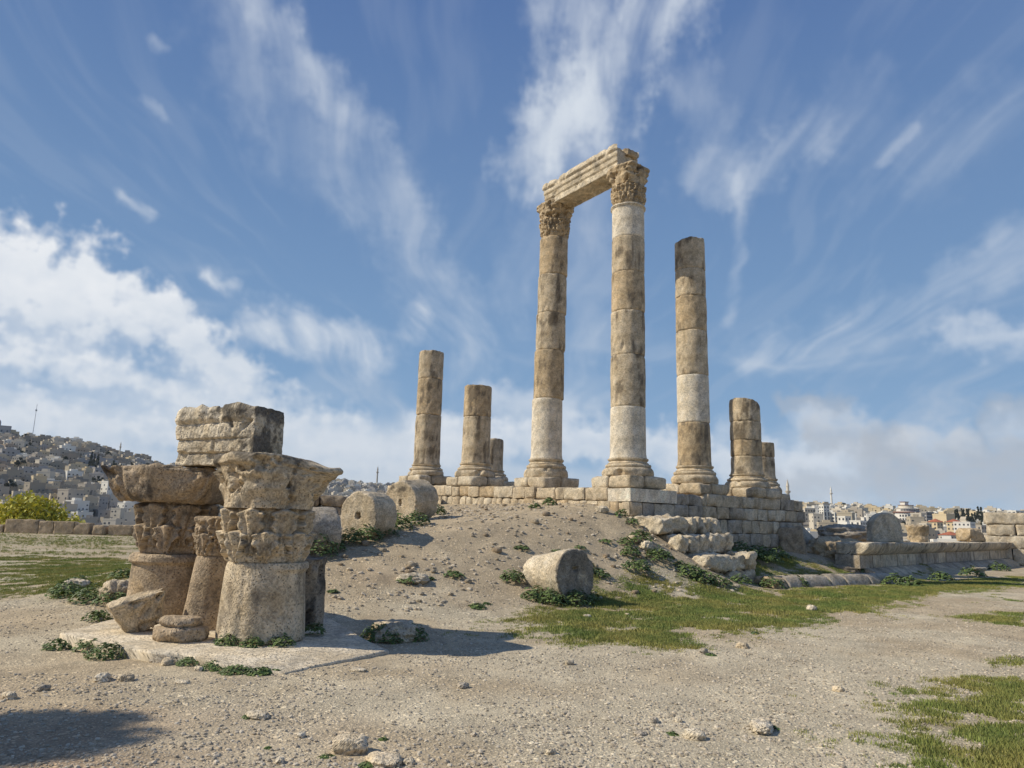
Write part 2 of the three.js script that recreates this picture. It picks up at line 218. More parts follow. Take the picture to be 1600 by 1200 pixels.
// a loose stone of about the given size, resting on y = 0
function rockGeo(w, h, d, seed, det = 3) {
  const g = new THREE.IcosahedronGeometry(1, det), p = g.attributes.position, uv = new Float32Array(p.count * 2);
  for (let i = 0; i < p.count; i++) {
    let x = p.getX(i), y = p.getY(i), z = p.getZ(i); const k = 1 + 0.36 * fbm(x * 1.1 + seed * 5, y * 1.1, z * 1.1 - seed, 3) + 0.13 * n3(x * 3.4, y * 3.4 + seed, z * 3.4) - 0.10 * Math.abs(n3(x * 5 + seed, y * 5, z * 5)) + (det > 3 ? 0.06 * n3(x * 11, y * 11, z * 11 + seed) : 0), q = Math.pow(Math.pow(Math.abs(x), 3) + Math.pow(Math.abs(y), 3) + Math.pow(Math.abs(z), 3), -1 / 3);
    const f = lerp(1, q, 0.7) * k; x *= f * w / 2; y *= f * h / 2; z *= f * d / 2; y = Math.max(y, -h * 0.42); p.setXYZ(i, x, y + h * 0.36, z); uv[i * 2] = (x + y * 0.5) / 1.2 + seed; uv[i * 2 + 1] = (z + y * 0.8) / 1.2;
  }
  g.setAttribute('uv', new THREE.BufferAttribute(uv, 2)); return weld(g, -0.2);
}
const GRASS={lawn:[[-0.0, -11.5], [1.15, -15.19], [1.98, -17.39], [2.49, -17.33], [3.51, -18.81], [4.2, -19.01], [5.24, -19.23], [6.79, -19.94], [10.32, -22.39], [20.9, -30.11], [17.42, -25.14], [11.24, -20.28], [7.25, -15.51], [5.27, -13.51], [3.75, -11.99], [1.86, -10.5], [1.0, -10.76]],leftlawn:[[-15.69, -23.09], [-13.13, -25.79], [-6.71, -13.32], [-7.43, -13.01], [-8.99, -13.38]],leftfar:[[-30.37, -44.35], [-25.37, -50.31], [-19.75, -39.26], [-23.84, -34.9]],corner:[[2.72, -5.57], [3.42, -6.43], [4.35, -7.34], [5.75, -8.46], [3.78, -5.65]],rpatch:[[8.99, -15.12], [11.25, -16.32], [9.65, -14.04]],rpatch2:[[6.18, -9.79], [7.07, -10.36], [6.07, -8.93]],pit:[[6.74, -23.2], [9.49, -27.02], [10.07, -25.56], [12.62, -26.79], [8.26, -23.04], [6.55, -21.35]],p3:[[7.82, -23.48], [12.89, -27.11], [12.32, -25.95], [8.47, -23.09]]};
const ROCKS=[[-1.89, -14.97, 0.62], [-1.59, -10.87, 0.9], [-0.42, -7.79, 0.12], [-2.07, -6.51, 0.22], [2.16, -6.47, 0.36], [-1.11, -5.67, 0.26], [-0.83, -5.47, 0.3], [1.28, -6.61, 0.1], [1.52, -6.16, 0.17], [6.4, -15.77, 0.27], [1.46, -13.58, 0.15], [2.26, -14.1, 0.11], [-4.31, -7.2, 0.12], [-4.42, -6.9, 0.13], [-3.99, -7.63, 0.17], [-3.77, -7.65, 0.15], [-3.75, -8.5, 0.16], [-3.95, -8.63, 0.12], [-3.19, -7.61, 0.15], [1.51, -6.67, 0.08], [-8.11, -14.13, 0.43], [-6.56, -12.58, 0.56], [1.1, -6.22, 0.12], [-3.29, -8.22, 0.1], [-1.56, -6.0, 0.08], [0.35, -5.67, 0.08], [3.35, -10.72, 0.18], [2.64, -10.11, 0.14], [-1.61, -8.42, 0.18], [-1.54, -5.41, 0.08], [0.77, -9.09, 0.11], [3.51, -8.06, 0.12], [-0.23, -6.1, 0.06], [2.77, -21.9, 0.38], [3.77, -20.18, 0.45], [4.19, -20.11, 0.38], [3.47, -20.42, 0.39], [6.01, -19.52, 0.2], [-0.65, -5.45, 0.09]];
const WEEDS={"fallen drum":[[0.11, -16.12, 0.58], [0.61, -15.32, 0.65], [0.92, -15.23, 0.73], [1.36, -15.42, 0.79], [1.71, -15.86, 0.54], [1.87, -17.76, 0.55], [2.21, -17.7, 0.46]],"left drums":[[-3.97, -15.63, 0.81], [-3.77, -15.99, 0.63], [-3.51, -16.54, 0.66], [-3.18, -16.84, 0.73], [-2.94, -17.5, 0.67], [-2.77, -18.33, 0.79], [-2.38, -19.0, 0.76], [-2.26, -22.95, 0.68]],"mound":[[-1.95, -14.93, 0.72], [-1.13, -15.67, 0.59], [-0.55, -14.07, 0.48], [0.33, -18.02, 0.53], [1.21, -18.4, 0.41], [1.82, -18.92, 0.42], [2.59, -19.82, 0.51], [-3.19, -13.76, 0.26], [-1.57, -15.25, 0.26], [-0.38, -14.39, 0.2]],"slab rock":[[-1.81, -10.72, 0.54], [-1.36, -10.79, 0.51], [-1.58, -10.52, 0.44]],"pillar":[[-3.5, -9.81, 0.49], [-3.12, -9.77, 0.33], [-2.88, -10.11, 0.34], [-2.9, -11.13, 0.34]],"slab front":[[-3.5, -8.55, 0.36], [-3.17, -8.36, 0.35], [-2.87, -8.2, 0.37], [-2.61, -8.16, 0.34], [-2.46, -8.24, 0.23]],"slab left":[[-5.49, -9.32, 0.33], [-5.07, -9.3, 0.36], [-4.59, -8.79, 0.44], [-6.07, -11.24, 0.38]],"left lawn":[[-7.76, -13.3, 0.68], [-7.0, -12.64, 0.64], [-6.49, -12.4, 0.59], [-6.63, -13.06, 0.51], [-8.37, -14.61, 0.57], [-7.78, -15.12, 0.52]],"wall foot":[[1.3, -23.7, 0.5], [0.81, -22.8, 0.4], [3.34, -21.88, 0.46], [3.61, -21.44, 0.45]],"steps":[[3.66, -20.51, 0.78], [3.2, -20.07, 0.52], [3.24, -18.66, 0.8], [3.99, -19.7, 0.85], [3.22, -19.47, 0.6], [4.75, -19.38, 0.83], [5.05, -19.26, 0.73], [5.53, -19.34, 0.66], [6.4, -20.43, 0.63], [4.59, -19.81, 0.41]],"pit":[[7.61, -24.05, 1.24], [8.27, -24.19, 1.25], [6.78, -22.7, 0.78], [9.27, -28.12, 1.22], [9.19, -25.27, 0.87]],"right wall":[[7.58, -21.43, 0.81], [8.62, -22.23, 0.76], [9.62, -23.0, 0.71], [12.36, -26.5, 0.68], [12.48, -23.94, 0.9], [12.65, -23.51, 0.81], [15.36, -26.41, 0.91], [18.83, -30.11, 1.04], [22.96, -34.75, 1.08]],"foreground":[[-1.25, -5.55, 0.16], [-0.93, -5.39, 0.18], [-2.11, -6.51, 0.22], [-1.72, -5.71, 0.09], [-0.92, -5.98, 0.11], [2.25, -6.51, 0.19], [1.36, -6.24, 0.15], [2.68, -9.95, 0.22], [4.01, -12.17, 0.21]]};
// ---------------------------------------------------------------- terrain
const CORNER = [3.7, -22.36], TURN = -0.888;   // front right corner of the temple podium and its heading
const uOf = (x, z) => (x - CORNER[0]) * -0.631 + (z - CORNER[1]) * -0.776, vOf = (x, z) => (x - CORNER[0]) * -0.776 + (z - CORNER[1]) * 0.631;
function H0(x, z) {
  const u = uOf(x, z), v = vOf(x, z), m = Math.max(0, 2.35 - 0.118 * Math.max(v, 0)) * ss(-4.6, 1.3, u) * ss(-13, -5.5, x) * (1 - ss(9, 19, v)) * ss(-14, -11.5, v);
  if (u >= 1.3) return m;
  const s = u < 1 ? 0.85 * ss(-3.4, -0.4, u) * (1 - ss(-3, 3, v)) * ss(-24, -14, v) : 0, k = ss(-2.4, 0.6, v);
  return m * k + s * (1 - k);
}
function H(x, z) {
  let y = H0(x, z);
  const near = clamp(y / 1.2);
  y += 0.05 * fb2(x * 0.45, z * 0.45, 3) + (0.018 + 0.05 * near) * fb2(x * 1.7 + 9, z * 1.7, 3) + 0.012 * n2(x * 5, z * 5);
  const dW = (x - 12.4) * 0.71 + (z + 26.3) * 0.71, e = Math.max(0, -59 - z, (-3 - dW) * ss(2, 10, x));
  return y - Math.min(60, e * 0.45);
}
function inPoly(P, x, z) { let c = false, dm = 1e9; for (let i = 0, j = P.length - 1; i < P.length; j = i++) { const [ax, az] = P[i], [bx, bz] = P[j]; if ((az > z) !== (bz > z) && x < (bx - ax) * (z - az) / (bz - az) + ax) c = !c; const ux = bx - ax, uz = bz - az, t = clamp(((x - ax) * ux + (z - az) * uz) / (ux * ux + uz * uz)); dm = Math.min(dm, Math.hypot(x - ax - t * ux, z - az - t * uz)); } return c ? dm : -dm; }
function green(x, z) {
  let g = 0; const n = fb2(x * 0.8, z * 0.8, 4) * 1.5 + fb2(x * 3, z * 3, 3) * 0.7;
  for (const [k, sft] of [['lawn', 0.9], ['leftlawn', 1.6], ['leftfar', 2.5], ['corner', 1.3], ['rpatch', 0.6], ['rpatch2', 0.4], ['pit', 0.8], ['p3', 0.8]]) { const d = inPoly(GRASS[k], x, z); if (d < -sft * 2) continue; g = Math.max(g, ss(-sft * 0.75, sft * 0.9, d + n * sft * 0.9)); }
  if (z < -25 && x < -8 && z > -56) g = Math.max(g, 0.9 * ss(0.02, 0.30, 0.45 * n + 0.9 * fb2(x * 0.07, z * 0.30 + 4, 3) + 0.14 + 0.06 * ss(-34, -44, z)));
  if (x > 11 && z > -44 && z < -17) g = Math.max(g, 0.7 * ss(0.12, 0.4, n - 0.04 * Math.abs(x - 17)));
  return g;
}
const groundTint = (x, z) => {
  const a = fb2(x * 0.35 + 4, z * 0.35, 3), b = fb2(x * 1.6, z * 1.6 + 7, 3), c = fb2(x * 6, z * 6, 2), u = H0(x, z);
  let r = 0.75, g = 0.62, bl = 0.43;
  const pale = ss(-0.15, 0.3, a + 0.35 * b + 0.22 * ss(-6, 3, x) * ss(-16, -8, z) - 0.3 * clamp(u)); r = lerp(r, 0.87, pale); g = lerp(g, 0.775, pale); bl = lerp(bl, 0.585, pale);
  const red = ss(0.05, 0.45, 0.42 * ss(-0.6, -3.2, x) * ss(-8.5, -5.5, z) + 0.5 * fb2(x * 0.5 + 31, z * 0.5, 3)); r = lerp(r, 0.63, red); g = lerp(g, 0.48, red); bl = lerp(bl, 0.325, red);
  const k = 1 + 0.22 * b + 0.16 * c, gm = green(x, z); r *= k; g *= k; bl *= k;
  const sp = gm * clamp(0.50 + 1.5 * fb2(x * 1.1, z * 1.1, 3) + 0.7 * fb2(x * 5 + 3, z * 5, 2)), tone = ss(-0.2, 0.3, fb2(x * 0.9 + 60, z * 0.9, 3));
  return [lerp(r, lerp(0.28, 0.42, tone) * k, sp), lerp(g, lerp(0.30, 0.35, tone) * k, sp), lerp(bl, lerp(0.11, 0.15, tone) * k, sp)];
};
{
  const axis = (lo, hi, a, b, fine) => { const s = []; let x = a; while (x <= b) { s.push(x); x += fine; } let st = fine; const grow = x => { st = Math.min(st * 1.05, Math.abs(x) < 58 ? 0.55 : 6); }; x = b; while (x < hi) { grow(x); x = Math.min(hi, x + st); s.push(x); } st = fine; x = a; while (x > lo) { grow(x); x = Math.max(lo, x - st); s.unshift(x); } return s; };
  const xs = axis(-140, 140, -9, 13, 0.11), zs = axis(-140, 45, -27, -3, 0.11), nx = xs.length, nz = zs.length, pos = new Float32Array(nx * nz * 3), uv = new Float32Array(nx * nz * 2), col = new Float32Array(nx * nz * 3), idx = [];
  for (let j = 0; j < nz; j++) for (let i = 0; i < nx; i++) { const o = j * nx + i, x = xs[i], z = zs[j]; pos.set([x, H(x, z), z], o * 3); uv.set([(x * 0.94 + z * 0.34) / 3.4, (z * 0.94 - x * 0.34) / 3.4], o * 2); col.set(groundTint(x, z), o * 3); }
  for (let j = 0; j < nz - 1; j++) for (let i = 0; i < nx - 1; i++) { const a = j * nx + i, b = a + nx; idx.push(a, b, a + 1, b, b + 1, a + 1); }
  const g = new THREE.BufferGeometry(); g.setAttribute('position', new THREE.BufferAttribute(pos, 3)); g.setAttribute('uv', new THREE.BufferAttribute(uv, 2)); g.setAttribute('color', new THREE.BufferAttribute(col, 3)); g.setIndex(idx); g.computeVertexNormals();
  structure('ground', g, M.ground);
}
// far hillsides: azimuth, distance and height of the foot, distance and elevation of the ridge
const HILLS = [[-180, 600, -25, 1200, 2.5], [-70, 560, -16, 1150, 4.4], [-36, 560, -17, 1150, 4.7], [-31, 560, -17, 1150, 4.55], [-25, 600, -14, 1250, 3.45], [-20, 760, 0, 1500, 3.1], [-14, 900, 12, 1900, 2.75], [-9, 900, 10, 2000, 2.5], [0, 700, 0, 1700, 1.9], [15, 500, -11, 1400, 1.7], [21, 500, -11, 1300, 1.72], [25, 500, -10, 1250, 1.6], [28, 580, -11, 1250, 1.42], [32, 630, -11, 1250, 1.3], [36, 650, -10, 1300, 1.25], [70, 600, -9, 1300, 1.3], [180, 600, -25, 1200, 2.5]];
function hillH(az, d) {
  let i = 0; while (i < HILLS.length - 2 && az > HILLS[i + 1][0]) i++; const t = clamp((az - HILLS[i][0]) / (HILLS[i + 1][0] - HILLS[i][0])), [, d0, y0, d1, el] = HILLS[i].map((v, k) => lerp(v, HILLS[i + 1][k], t)), y1 = 1.65 + d1 * Math.tan(el * Math.PI / 180);
  const x = Math.sin(az * Math.PI / 180) * d, z = -Math.cos(az * Math.PI / 180) * d, n = 9 * fb2(x * 0.004, z * 0.004, 3) * ss(300, 900, d);
  if (d < d0) return lerp(-66, y0, ss(190, d0, d)) + n * 0.5; if (d < d1) return lerp(y0, y1, Math.pow((d - d0) / (d1 - d0), az > 10 ? 0.7 : 1)) + n * (az > 10 ? 0.25 : 0.6); return y1 - (d - d1) * 0.05 + n * 0.6;
}
{
  const rs = [110]; while (rs[rs.length - 1] < 7000) rs.push(rs[rs.length - 1] * 1.035); const nA = 360, pos = [], col = [], idx = [];
  for (let j = 0; j < rs.length; j++) for (let i = 0; i <= nA; i++) { const az = i / nA * 360 - 180, a = az * Math.PI / 180, x = Math.sin(a) * rs[j], z = -Math.cos(a) * rs[j], y = hillH(az, rs[j]), k = 1 + 0.8 * fb2(x * 0.02, z * 0.02, 3), gm = ss(0.0, 0.3, fb2(x * 0.008 + 7, z * 0.008, 3)); pos.push(x, y, z); col.push(lerp(0.26, 0.085, gm) * k, lerp(0.225, 0.1, gm) * k, lerp(0.175, 0.045, gm) * k); }
  for (let j = 0; j < rs.length - 1; j++) for (let i = 0; i < nA; i++) { const a = j * (nA + 1) + i, b = a + nA + 1; idx.push(a, a + 1, b, b, a + 1, b + 1); }
  const g = new THREE.BufferGeometry(); g.setAttribute('position', new THREE.Float32BufferAttribute(pos, 3)); g.setAttribute('color', new THREE.Float32BufferAttribute(col, 3)); g.setIndex(idx); g.computeVertexNormals(); structure('hills', g, M.hill);
}

// ---------------------------------------------------------------- temple podium: every block its own piece
const podium = thing('temple_podium', 'coursed limestone podium under the standing columns, stepped at its shaded side', 'podium', [CORNER[0], 0, CORNER[1]], TURN);
part('rubble_core', paint(blockGeo(14.6, 3.0, 10.6, { seed: 3, cell: 0.6, amp: 0.05, edge: 0.2 }), { tone: 'brown', seed: 3 }), M.stone, podium, [-7.75, -0.28, -5.75]);
let bs = 100;
const stoneBlock = (parent, w, h, d, at, o = {}, name = 'block') => part(name, paint(blockGeo(w, h, d, { seed: ++bs * 0.71, edge: o.edge ?? 0.045, amp: o.amp ?? 0.022, cell: o.cell ?? 0.13, warp: o.warp, relief: o.relief }), { tone: o.tone ?? 'beige', seed: bs * 0.37, dark: o.dark ?? 0.45, rust: o.rust ?? 0.35, streak: o.streak ?? 0.5 }), M.stone, parent, at, o.turn ?? 0);
{
  const r = rng(5), lift = x => -0.030 * x;   // the front rises a little to the left
  const row = (x1, x0, y, h, lo, hi, out, o) => { let x = x1; while (x > x0) { const w = lerp(lo, hi, r()); stoneBlock(podium, w - 0.012, h * lerp(0.94, 1.02, r()), 0.62, [x - w / 2, y + lift(x - w / 2), out - 0.31 + 0.07 * (r() - 0.5)], { ...o, dark: 0.25 + 0.45 * r(), tone: r() < 0.45 ? 'beige' : r() < 0.5 ? 'warm' : 'pale', turn: 0.02 * (r() - 0.5) }); x -= w; } };
  stoneBlock(podium, 0.95, 0.41, 2.25, [-0.45, 2.385, -1.11], { tone: 'white', dark: 0.06, rust: 0.08, edge: 0.012, amp: 0.004 });
  row(-0.96, -14.2, 2.375, 0.42, 0.42, 1.25, 0.02, { edge: 0.05, amp: 0.03, cell: 0.1 });
  row(0, -14.2, 1.94, 0.44, 0.32, 0.62, 0.05, { edge: 0.08, amp: 0.05 });
  row(0, -14.2, 1.52, 0.43, 0.35, 0.8, 0.12, { edge: 0.08, amp: 0.04 });
  const side = (z1, z0, y, h, lo, hi, out, o) => { let z = z1; while (z > z0) { const w = Math.min(lerp(lo, hi, r()), z - z0 + 0.2); stoneBlock(podium, 0.6, h * lerp(0.97, 1.01, r()), w - 0.012, [out - 0.3 + 0.02 * (r() - 0.5), y, z - w / 2], { tone: r() < 0.4 ? 'grey' : r() < 0.5 ? 'pale' : 'beige', dark: 0.75, edge: 0.06, amp: 0.035, ...o }); z -= w; } };
  side(-2.27, -3.9, 2.36, 0.36, 0.5, 0.9, -0.06, { edge: 0.1, amp: 0.06, dark: 0.9 });
  side(-3.9, -9.9, 2.37, 0.41, 0.7, 1.3, 0.0, {});
  side(0, -10.1, 1.95, 0.425, 0.5, 1.2, 0.03, {});
  side(0, -9.7, 1.48, 0.47, 0.4, 1.0, 0.05, {});
  side(-1.6, -9.5, 0.98, 0.5, 0.5, 1.1, 0.08, { edge: 0.06 });
  side(-1.6, -9.3, 0.48, 0.5, 0.5, 1.1, 0.12, { edge: 0.08 });
  side(-1.6, -9.2, -0.05, 0.53, 0.5, 1.1, 0.15, { edge: 0.08 });
  // worn steps that stand out from the corner
  const step = (x0, x1, z1, z0, y, h, cuts, o) => { let z = z1; for (const w of cuts) { const ww = w * (z1 - z0); stoneBlock(podium, x1 - x0 + 0.3 * (r() - 0.5), h * lerp(0.92, 1.03, r()), ww - 0.03, [(x0 + x1) / 2, y, z - ww / 2], { edge: 0.15, amp: 0.11, cell: 0.06, dark: 0.7, tone: 'pale', turn: 0.10 * (r() - 0.5), ...o }); z -= ww; } };
  step(0.05, 1.5, 0.3, -2.5, 1.46, 0.5, [0.42, 0.13, 0.15, 0.15, 0.15]);
  step(0.1, 1.95, 0.1, -2.4, 0.93, 0.53, [0.16, 0.44, 0.4]);
  step(0.3, 2.65, -0.2, -2.5, 0.47, 0.46, [0.5, 0.3, 0.2]);
  step(0.6, 2.6, -0.6, -2.5, -0.1, 0.57, [0.3, 0.32, 0.38]);
}

// ---------------------------------------------------------------- columns
const jag = (seed, a) => (x, z) => a * (fbm(x * 2.2 + seed, seed, z * 2.2, 3) * 1.6 + 0.5 * n3(x * 9, seed, z * 9));
function acanthus(th, y, h, rows) {   // fan-shaped leaves with deep channels between their lobes
  let o = 0;
  for (const [b0, b1, n, off, amp] of rows) {
    const b = (y / h - b0) / (b1 - b0); if (b <= -0.02 || b >= 1.05) continue;
    const k = th / (Math.PI * 2) * n + off, id = Math.round(k), a = (k - id) * 2 + 0.12 * n3(b * 2, id * 3.1, 4), w = 0.30 + 0.62 * ss(0.05, 0.75, b) - 0.25 * ss(0.8, 1.0, b), phi = Math.atan2(a, b + 0.12), lobe = Math.cos(phi * 8.5), edge = w * (0.86 + 0.14 * Math.cos(b * 20 + 1)); if (Math.abs(a) > edge) continue;
    const q = Math.abs(a) / edge, tip = ss(1.05, 0.95, b + 0.10 * q * q), hgt = (0.34 + 0.66 * Math.pow(clamp(b), 1.3)) * tip * (1 - 0.35 * Math.pow(q, 4)) + 0.26 * lobe * tip * ss(0.05, 0.3, b) - 0.30 * Math.exp(-a * a / 0.004) * (1 - 0.7 * b) * tip;
    o = Math.max(o, amp * hgt);
  }
  return o;
}
// lower capital with two rows of leaves, 0..h
function leafCapital(R0, R1, h, { seed = 1, nT = 140, nY = 44, amp = 0.09, wear = 0.03, n = 8, off = 0.25, top, holes = 0.03 } = {}) {
  return turned(nT, steps(0, h, nY, 0), (th, y) => {
    const c = Math.cos(th), s = Math.sin(th), t = y / h; let r = lerp(R0, R1, t * t) + acanthus(th, y, h, [[0, 0.58, n, off, amp * 1.1], [0.18, 1.0, n, off + 0.5, amp]]) * (0.9 + 0.35 * n3(c * 1.5 + seed, y, s * 1.5));
    r += wear * (1.5 * fbm(c * 2 + seed, y * 3, s * 2, 4)) - holes * ss(0.12, 0.4, n3(c * 6 + seed * 3, y * 9, s * 6) + 0.4 * n3(c * 14, y * 20 + seed, s * 14)); return r - 0.03 * Math.exp(-Math.min(y, h - y) / 0.02);
  }, { top });
}
// upper capital: bell that opens into a four-horned abacus, 0..h; horns = [angle, reach][]
function hornCapital(R0, h, horns, { seed = 1, nT = 140, nY = 36, body = 0.62, wear = 0.035, cave = 0.06, top, flareFrom = 0.3, scroll = 0.05, lip = 0.05, sharp = 1 } = {}) {
  return turned(nT, steps(0, h, nY, 0), (th, y) => {
    const c = Math.cos(th), s = Math.sin(th), t = y / h, f = Math.pow(ss(flareFrom, 0.92, t), 1.4); let r = lerp(R0, body, Math.pow(t, 1.3));
    for (const [a, reach] of horns) { const d = Math.abs(Math.atan2(Math.sin(th - a), Math.cos(th - a))), k = Math.exp(-Math.pow(d / (0.36 / sharp), 2)); r += reach * k * f - 0 * k; r += scroll * k * Math.sin(t * Math.PI) * (1 + 0.6 * Math.sin(t * 22)); }
    r += lip * ss(0.78, 0.84, t);
    r += wear * 2.2 * fbm(c * 1.8 + seed, y * 2.6, s * 1.8 + seed, 4) - cave * ss(0.08, 0.38, fbm(c * 2.6 + seed * 4, y * 3.2, s * 2.6, 3) + 0.25 * n3(c * 10, y * 12, s * 10 + seed)) * (1 - ss(0.86, 1, t)); return Math.max(0.2, r) - 0.05 * Math.exp(-(h - y) / 0.03);
  }, { top: top ?? jag(seed, 0.03), rings: 8 });
}
function plinth(g, side, h, seed) {   // four rounded blocks with open cracks between them
  const r = rng(seed), cx = lerp(-0.28, 0.05, r()) * side / 2, cz = lerp(-0.1, 0.3, r()) * side / 2, s = side / 2, tone = () => r() < 0.5 ? 'pale' : 'beige';
  for (const [x0, x1, z0, z1] of [[-s, cx, -s, cz], [cx, s, -s, cz], [-s, cx, cz, s], [cx, s, cz, s]]) stoneBlock(g, x1 - x0 - 0.02, h, z1 - z0 - 0.02, [(x0 + x1) / 2, 0, (z0 + z1) / 2], { edge: 0.13, amp: 0.02, cell: 0.09, tone: tone(), dark: 0.3 + 0.2 * r() }, 'plinth_block');
}
function column(label, x, z, y, { R = 0.585, Rt = 0.54, joints, white = [], bh = 0.56, ph = 0.39, side = 1.78, seed = 1, topJag = 0.03, topFn, lean = [0, 0], notch, baseTone = 'beige', full = 12 }) {
  const g = thing('temple_column', label, 'column', [x, y, z], TURN), H1 = joints[joints.length - 1];
  g.rotation.order = 'YXZ';
  plinth(g, side, ph, seed * 7 + 1);
  // moulded base: worn lower torus, hollow, upper torus
  const base = (y0, y1, prof, wear, o) => part('base_moulding', paint(turned(80, steps(0, y1 - y0, 14, 0), (th, yy) => { const c = Math.cos(th), s = Math.sin(th), t = yy / (y1 - y0); return prof(t) + wear * (1.6 * fbm(c * 1.7 + seed * 3, yy * 2 + y0 * 5, s * 1.7, 4) - 1.4 * ss(0.18, 0.4, fbm(c * 1.6 + seed * 8, yy * 1.5, s * 1.6 + 4, 3))); }), { tone: baseTone, seed: seed + y0, dark: o, streak: 0.2 }), M.stone, g, [0, y0 - 0.003, 0]);
  const b1 = ph + bh * 0.47, b2 = ph + bh * 0.70, b3 = ph + bh;
  base(ph, b1, t => R + 0.245 - 0.05 * Math.pow(Math.abs(t - 0.4) * 2, 2.5), 0.08, 0.5);
  base(b1, b2, t => R + 0.13 + 0.035 * Math.sin(t * Math.PI) - 0.05 * ss(0.85, 1, t), 0.022, 0.35);
  base(b2, b3, t => R + 0.075 - 0.04 * ss(0.15, 0.3, t) + 0.035 * ss(0.45, 0.65, t) + 0.01 * Math.sin(t * 9), 0.015, 0.35);
  let prev = b3;
  joints.forEach((j, i) => {
    const t0 = (prev - b3) / full, t1 = (j - b3) / full, r0 = lerp(R, Rt, t0 * 1.0), r1 = lerp(R, Rt, t1), w = white.includes(i), last = i === joints.length - 1, h = j - prev + 0.004;
    part('drum', paint(drumGeo(r0, r1, h, { seed: seed * 11 + i * 3.3, amp: w ? 0.004 : 0.014, chip: w ? 0.012 : 0.10, dent: w ? 0 : 0.06, nT: 72, nY: Math.max(8, Math.round(h / 0.09)), top: last ? topFn ?? jag(seed, topJag) : undefined, rings: last ? 8 : 3, ring: w && notch === i ? 0.055 : 0, flare: i === 0 ? 0.045 : 0 }),
      w ? { tone: 'white', seed: seed + i, dark: 0.07, rust: 0.08, streak: 0.35, mott: 0.3 } : { tone: ['beige', 'beige', 'warm'][(seed * 5 + i * 2) % 3 | 0], seed: seed * 2.3 + i * 1.7, dark: 0.85, rust: 0.2, streak: 1.3, stain: [0.20, 0.165, 0.12], low: 0.09 }), M.stone, g, [lean[0] * (prev - b3), prev - 0.002, lean[1] * (prev - b3)], i * 1.3);
    prev = j;
  });
  return g;
}
const rel = (base, ys) => ys.map(v => v - base);
column('three-drum broken column farthest left, behind the tilted fallen drum', -3.75, -32.6, 3.22, { joints: rel(3.22, [6.35, 8.0, 9.3]), seed: 1.2, bh: 0.5 });
column('short broken column, second from the left on the podium front', -1.42, -30.0, 3.06, { joints: rel(3.06, [5.95, 7.26]), seed: 2.4 });
const c3 = column('tall column with leafy capital, left support of the stone beam', 1.36, -27.2, 2.93, { joints: rel(2.93, [6.29, 8.17, 9.65, 11.2, 12.75]), white: [0], seed: 3.1, bh: 0.69, lean: [0.0143, -0.0176] });
const c4 = column('tall column with white lower and upper drums, right support of the stone beam', 3.86, -23.7, 2.82, { joints: rel(2.82, [5.48, 7.22, 8.74, 10.11, 11.37, 12.56]), white: [0, 5], notch: 5, seed: 4.6, bh: 0.58, lean: [0.004, -0.005] });
column('tall column without capital, white drum second from its foot', 6.62, -26.0, 2.77, { joints: rel(2.77, [5.35, 7.08, 8.75, 10.07, 11.12, 12.28]), white: [1], seed: 5.3, bh: 0.64, topFn: (x, z) => 0.10 * fbm(x * 2.4 + 3, 5, z * 2.4, 3) + 0.06 * ss(0, 0.5, x) });
column('short four-drum column with slanting broken top, right end of podium', 9.08, -27.8, 2.77, { joints: rel(2.77, [4.36, 4.98, 5.7, 6.38]), seed: 16.2, bh: 0.52, topFn: (x, z) => { const a = -0.631 * x * -0.2 + 0.776 * 0, k = x * 0.5 - z * 0.55; return 0.22 * ss(-0.25, 0.45, k) - 0.2 * ss(0.1, -0.5, k) + 0.05 * fbm(x * 3, 2, z * 3, 3) + a * 0; } });
column('low column stump mostly hidden behind the second column from left', -0.92, -35.0, 3.2, { joints: rel(3.2, [5.6]), seed: 7.9, bh: 0.5 });
column('crumbling column stump half hidden behind the slanting-top column', 10.5, -30.4, 2.72, { joints: rel(2.72, [4.6, 5.2]), seed: 8.5, bh: 0.6, side: 1.7 });
// capitals belong to their columns
{
  const q = Math.PI / 4, hb = [[q, 0.10], [3 * q, 0.13], [5 * q, 0.10], [7 * q, 0.12]];
  const top3 = 12.75 - 2.93, top4 = 12.56 - 2.82;
  const put = (col, y, seed, lx, lz) => {
    const cp = part('capital', paint(leafCapital(0.50, 0.54, 0.74, { seed, nT: 120, nY: 30, amp: 0.12, wear: 0.05, holes: 0.05 }), { tone: 'warm', seed, dark: 0.75, rust: 0.7 }), M.stone, col, [lx, y - 0.003, lz]);
    const h = 0.72; part('abacus', paint(hornCapital(0.56, h, hb, { seed: seed + 2, body: 0.60, nT: 120, nY: 30, wear: 0.07, cave: 0.2, flareFrom: 0, lip: 0.02 }), { tone: 'warm', seed: seed + 4, dark: 0.75, rust: 0.7 }), M.stone, cp, [0, 0.735, 0]);
  };
  put(c3, top3, 3.3, 0.126, -0.155); put(c4, top4, 8.8, 0.035, -0.044);
}
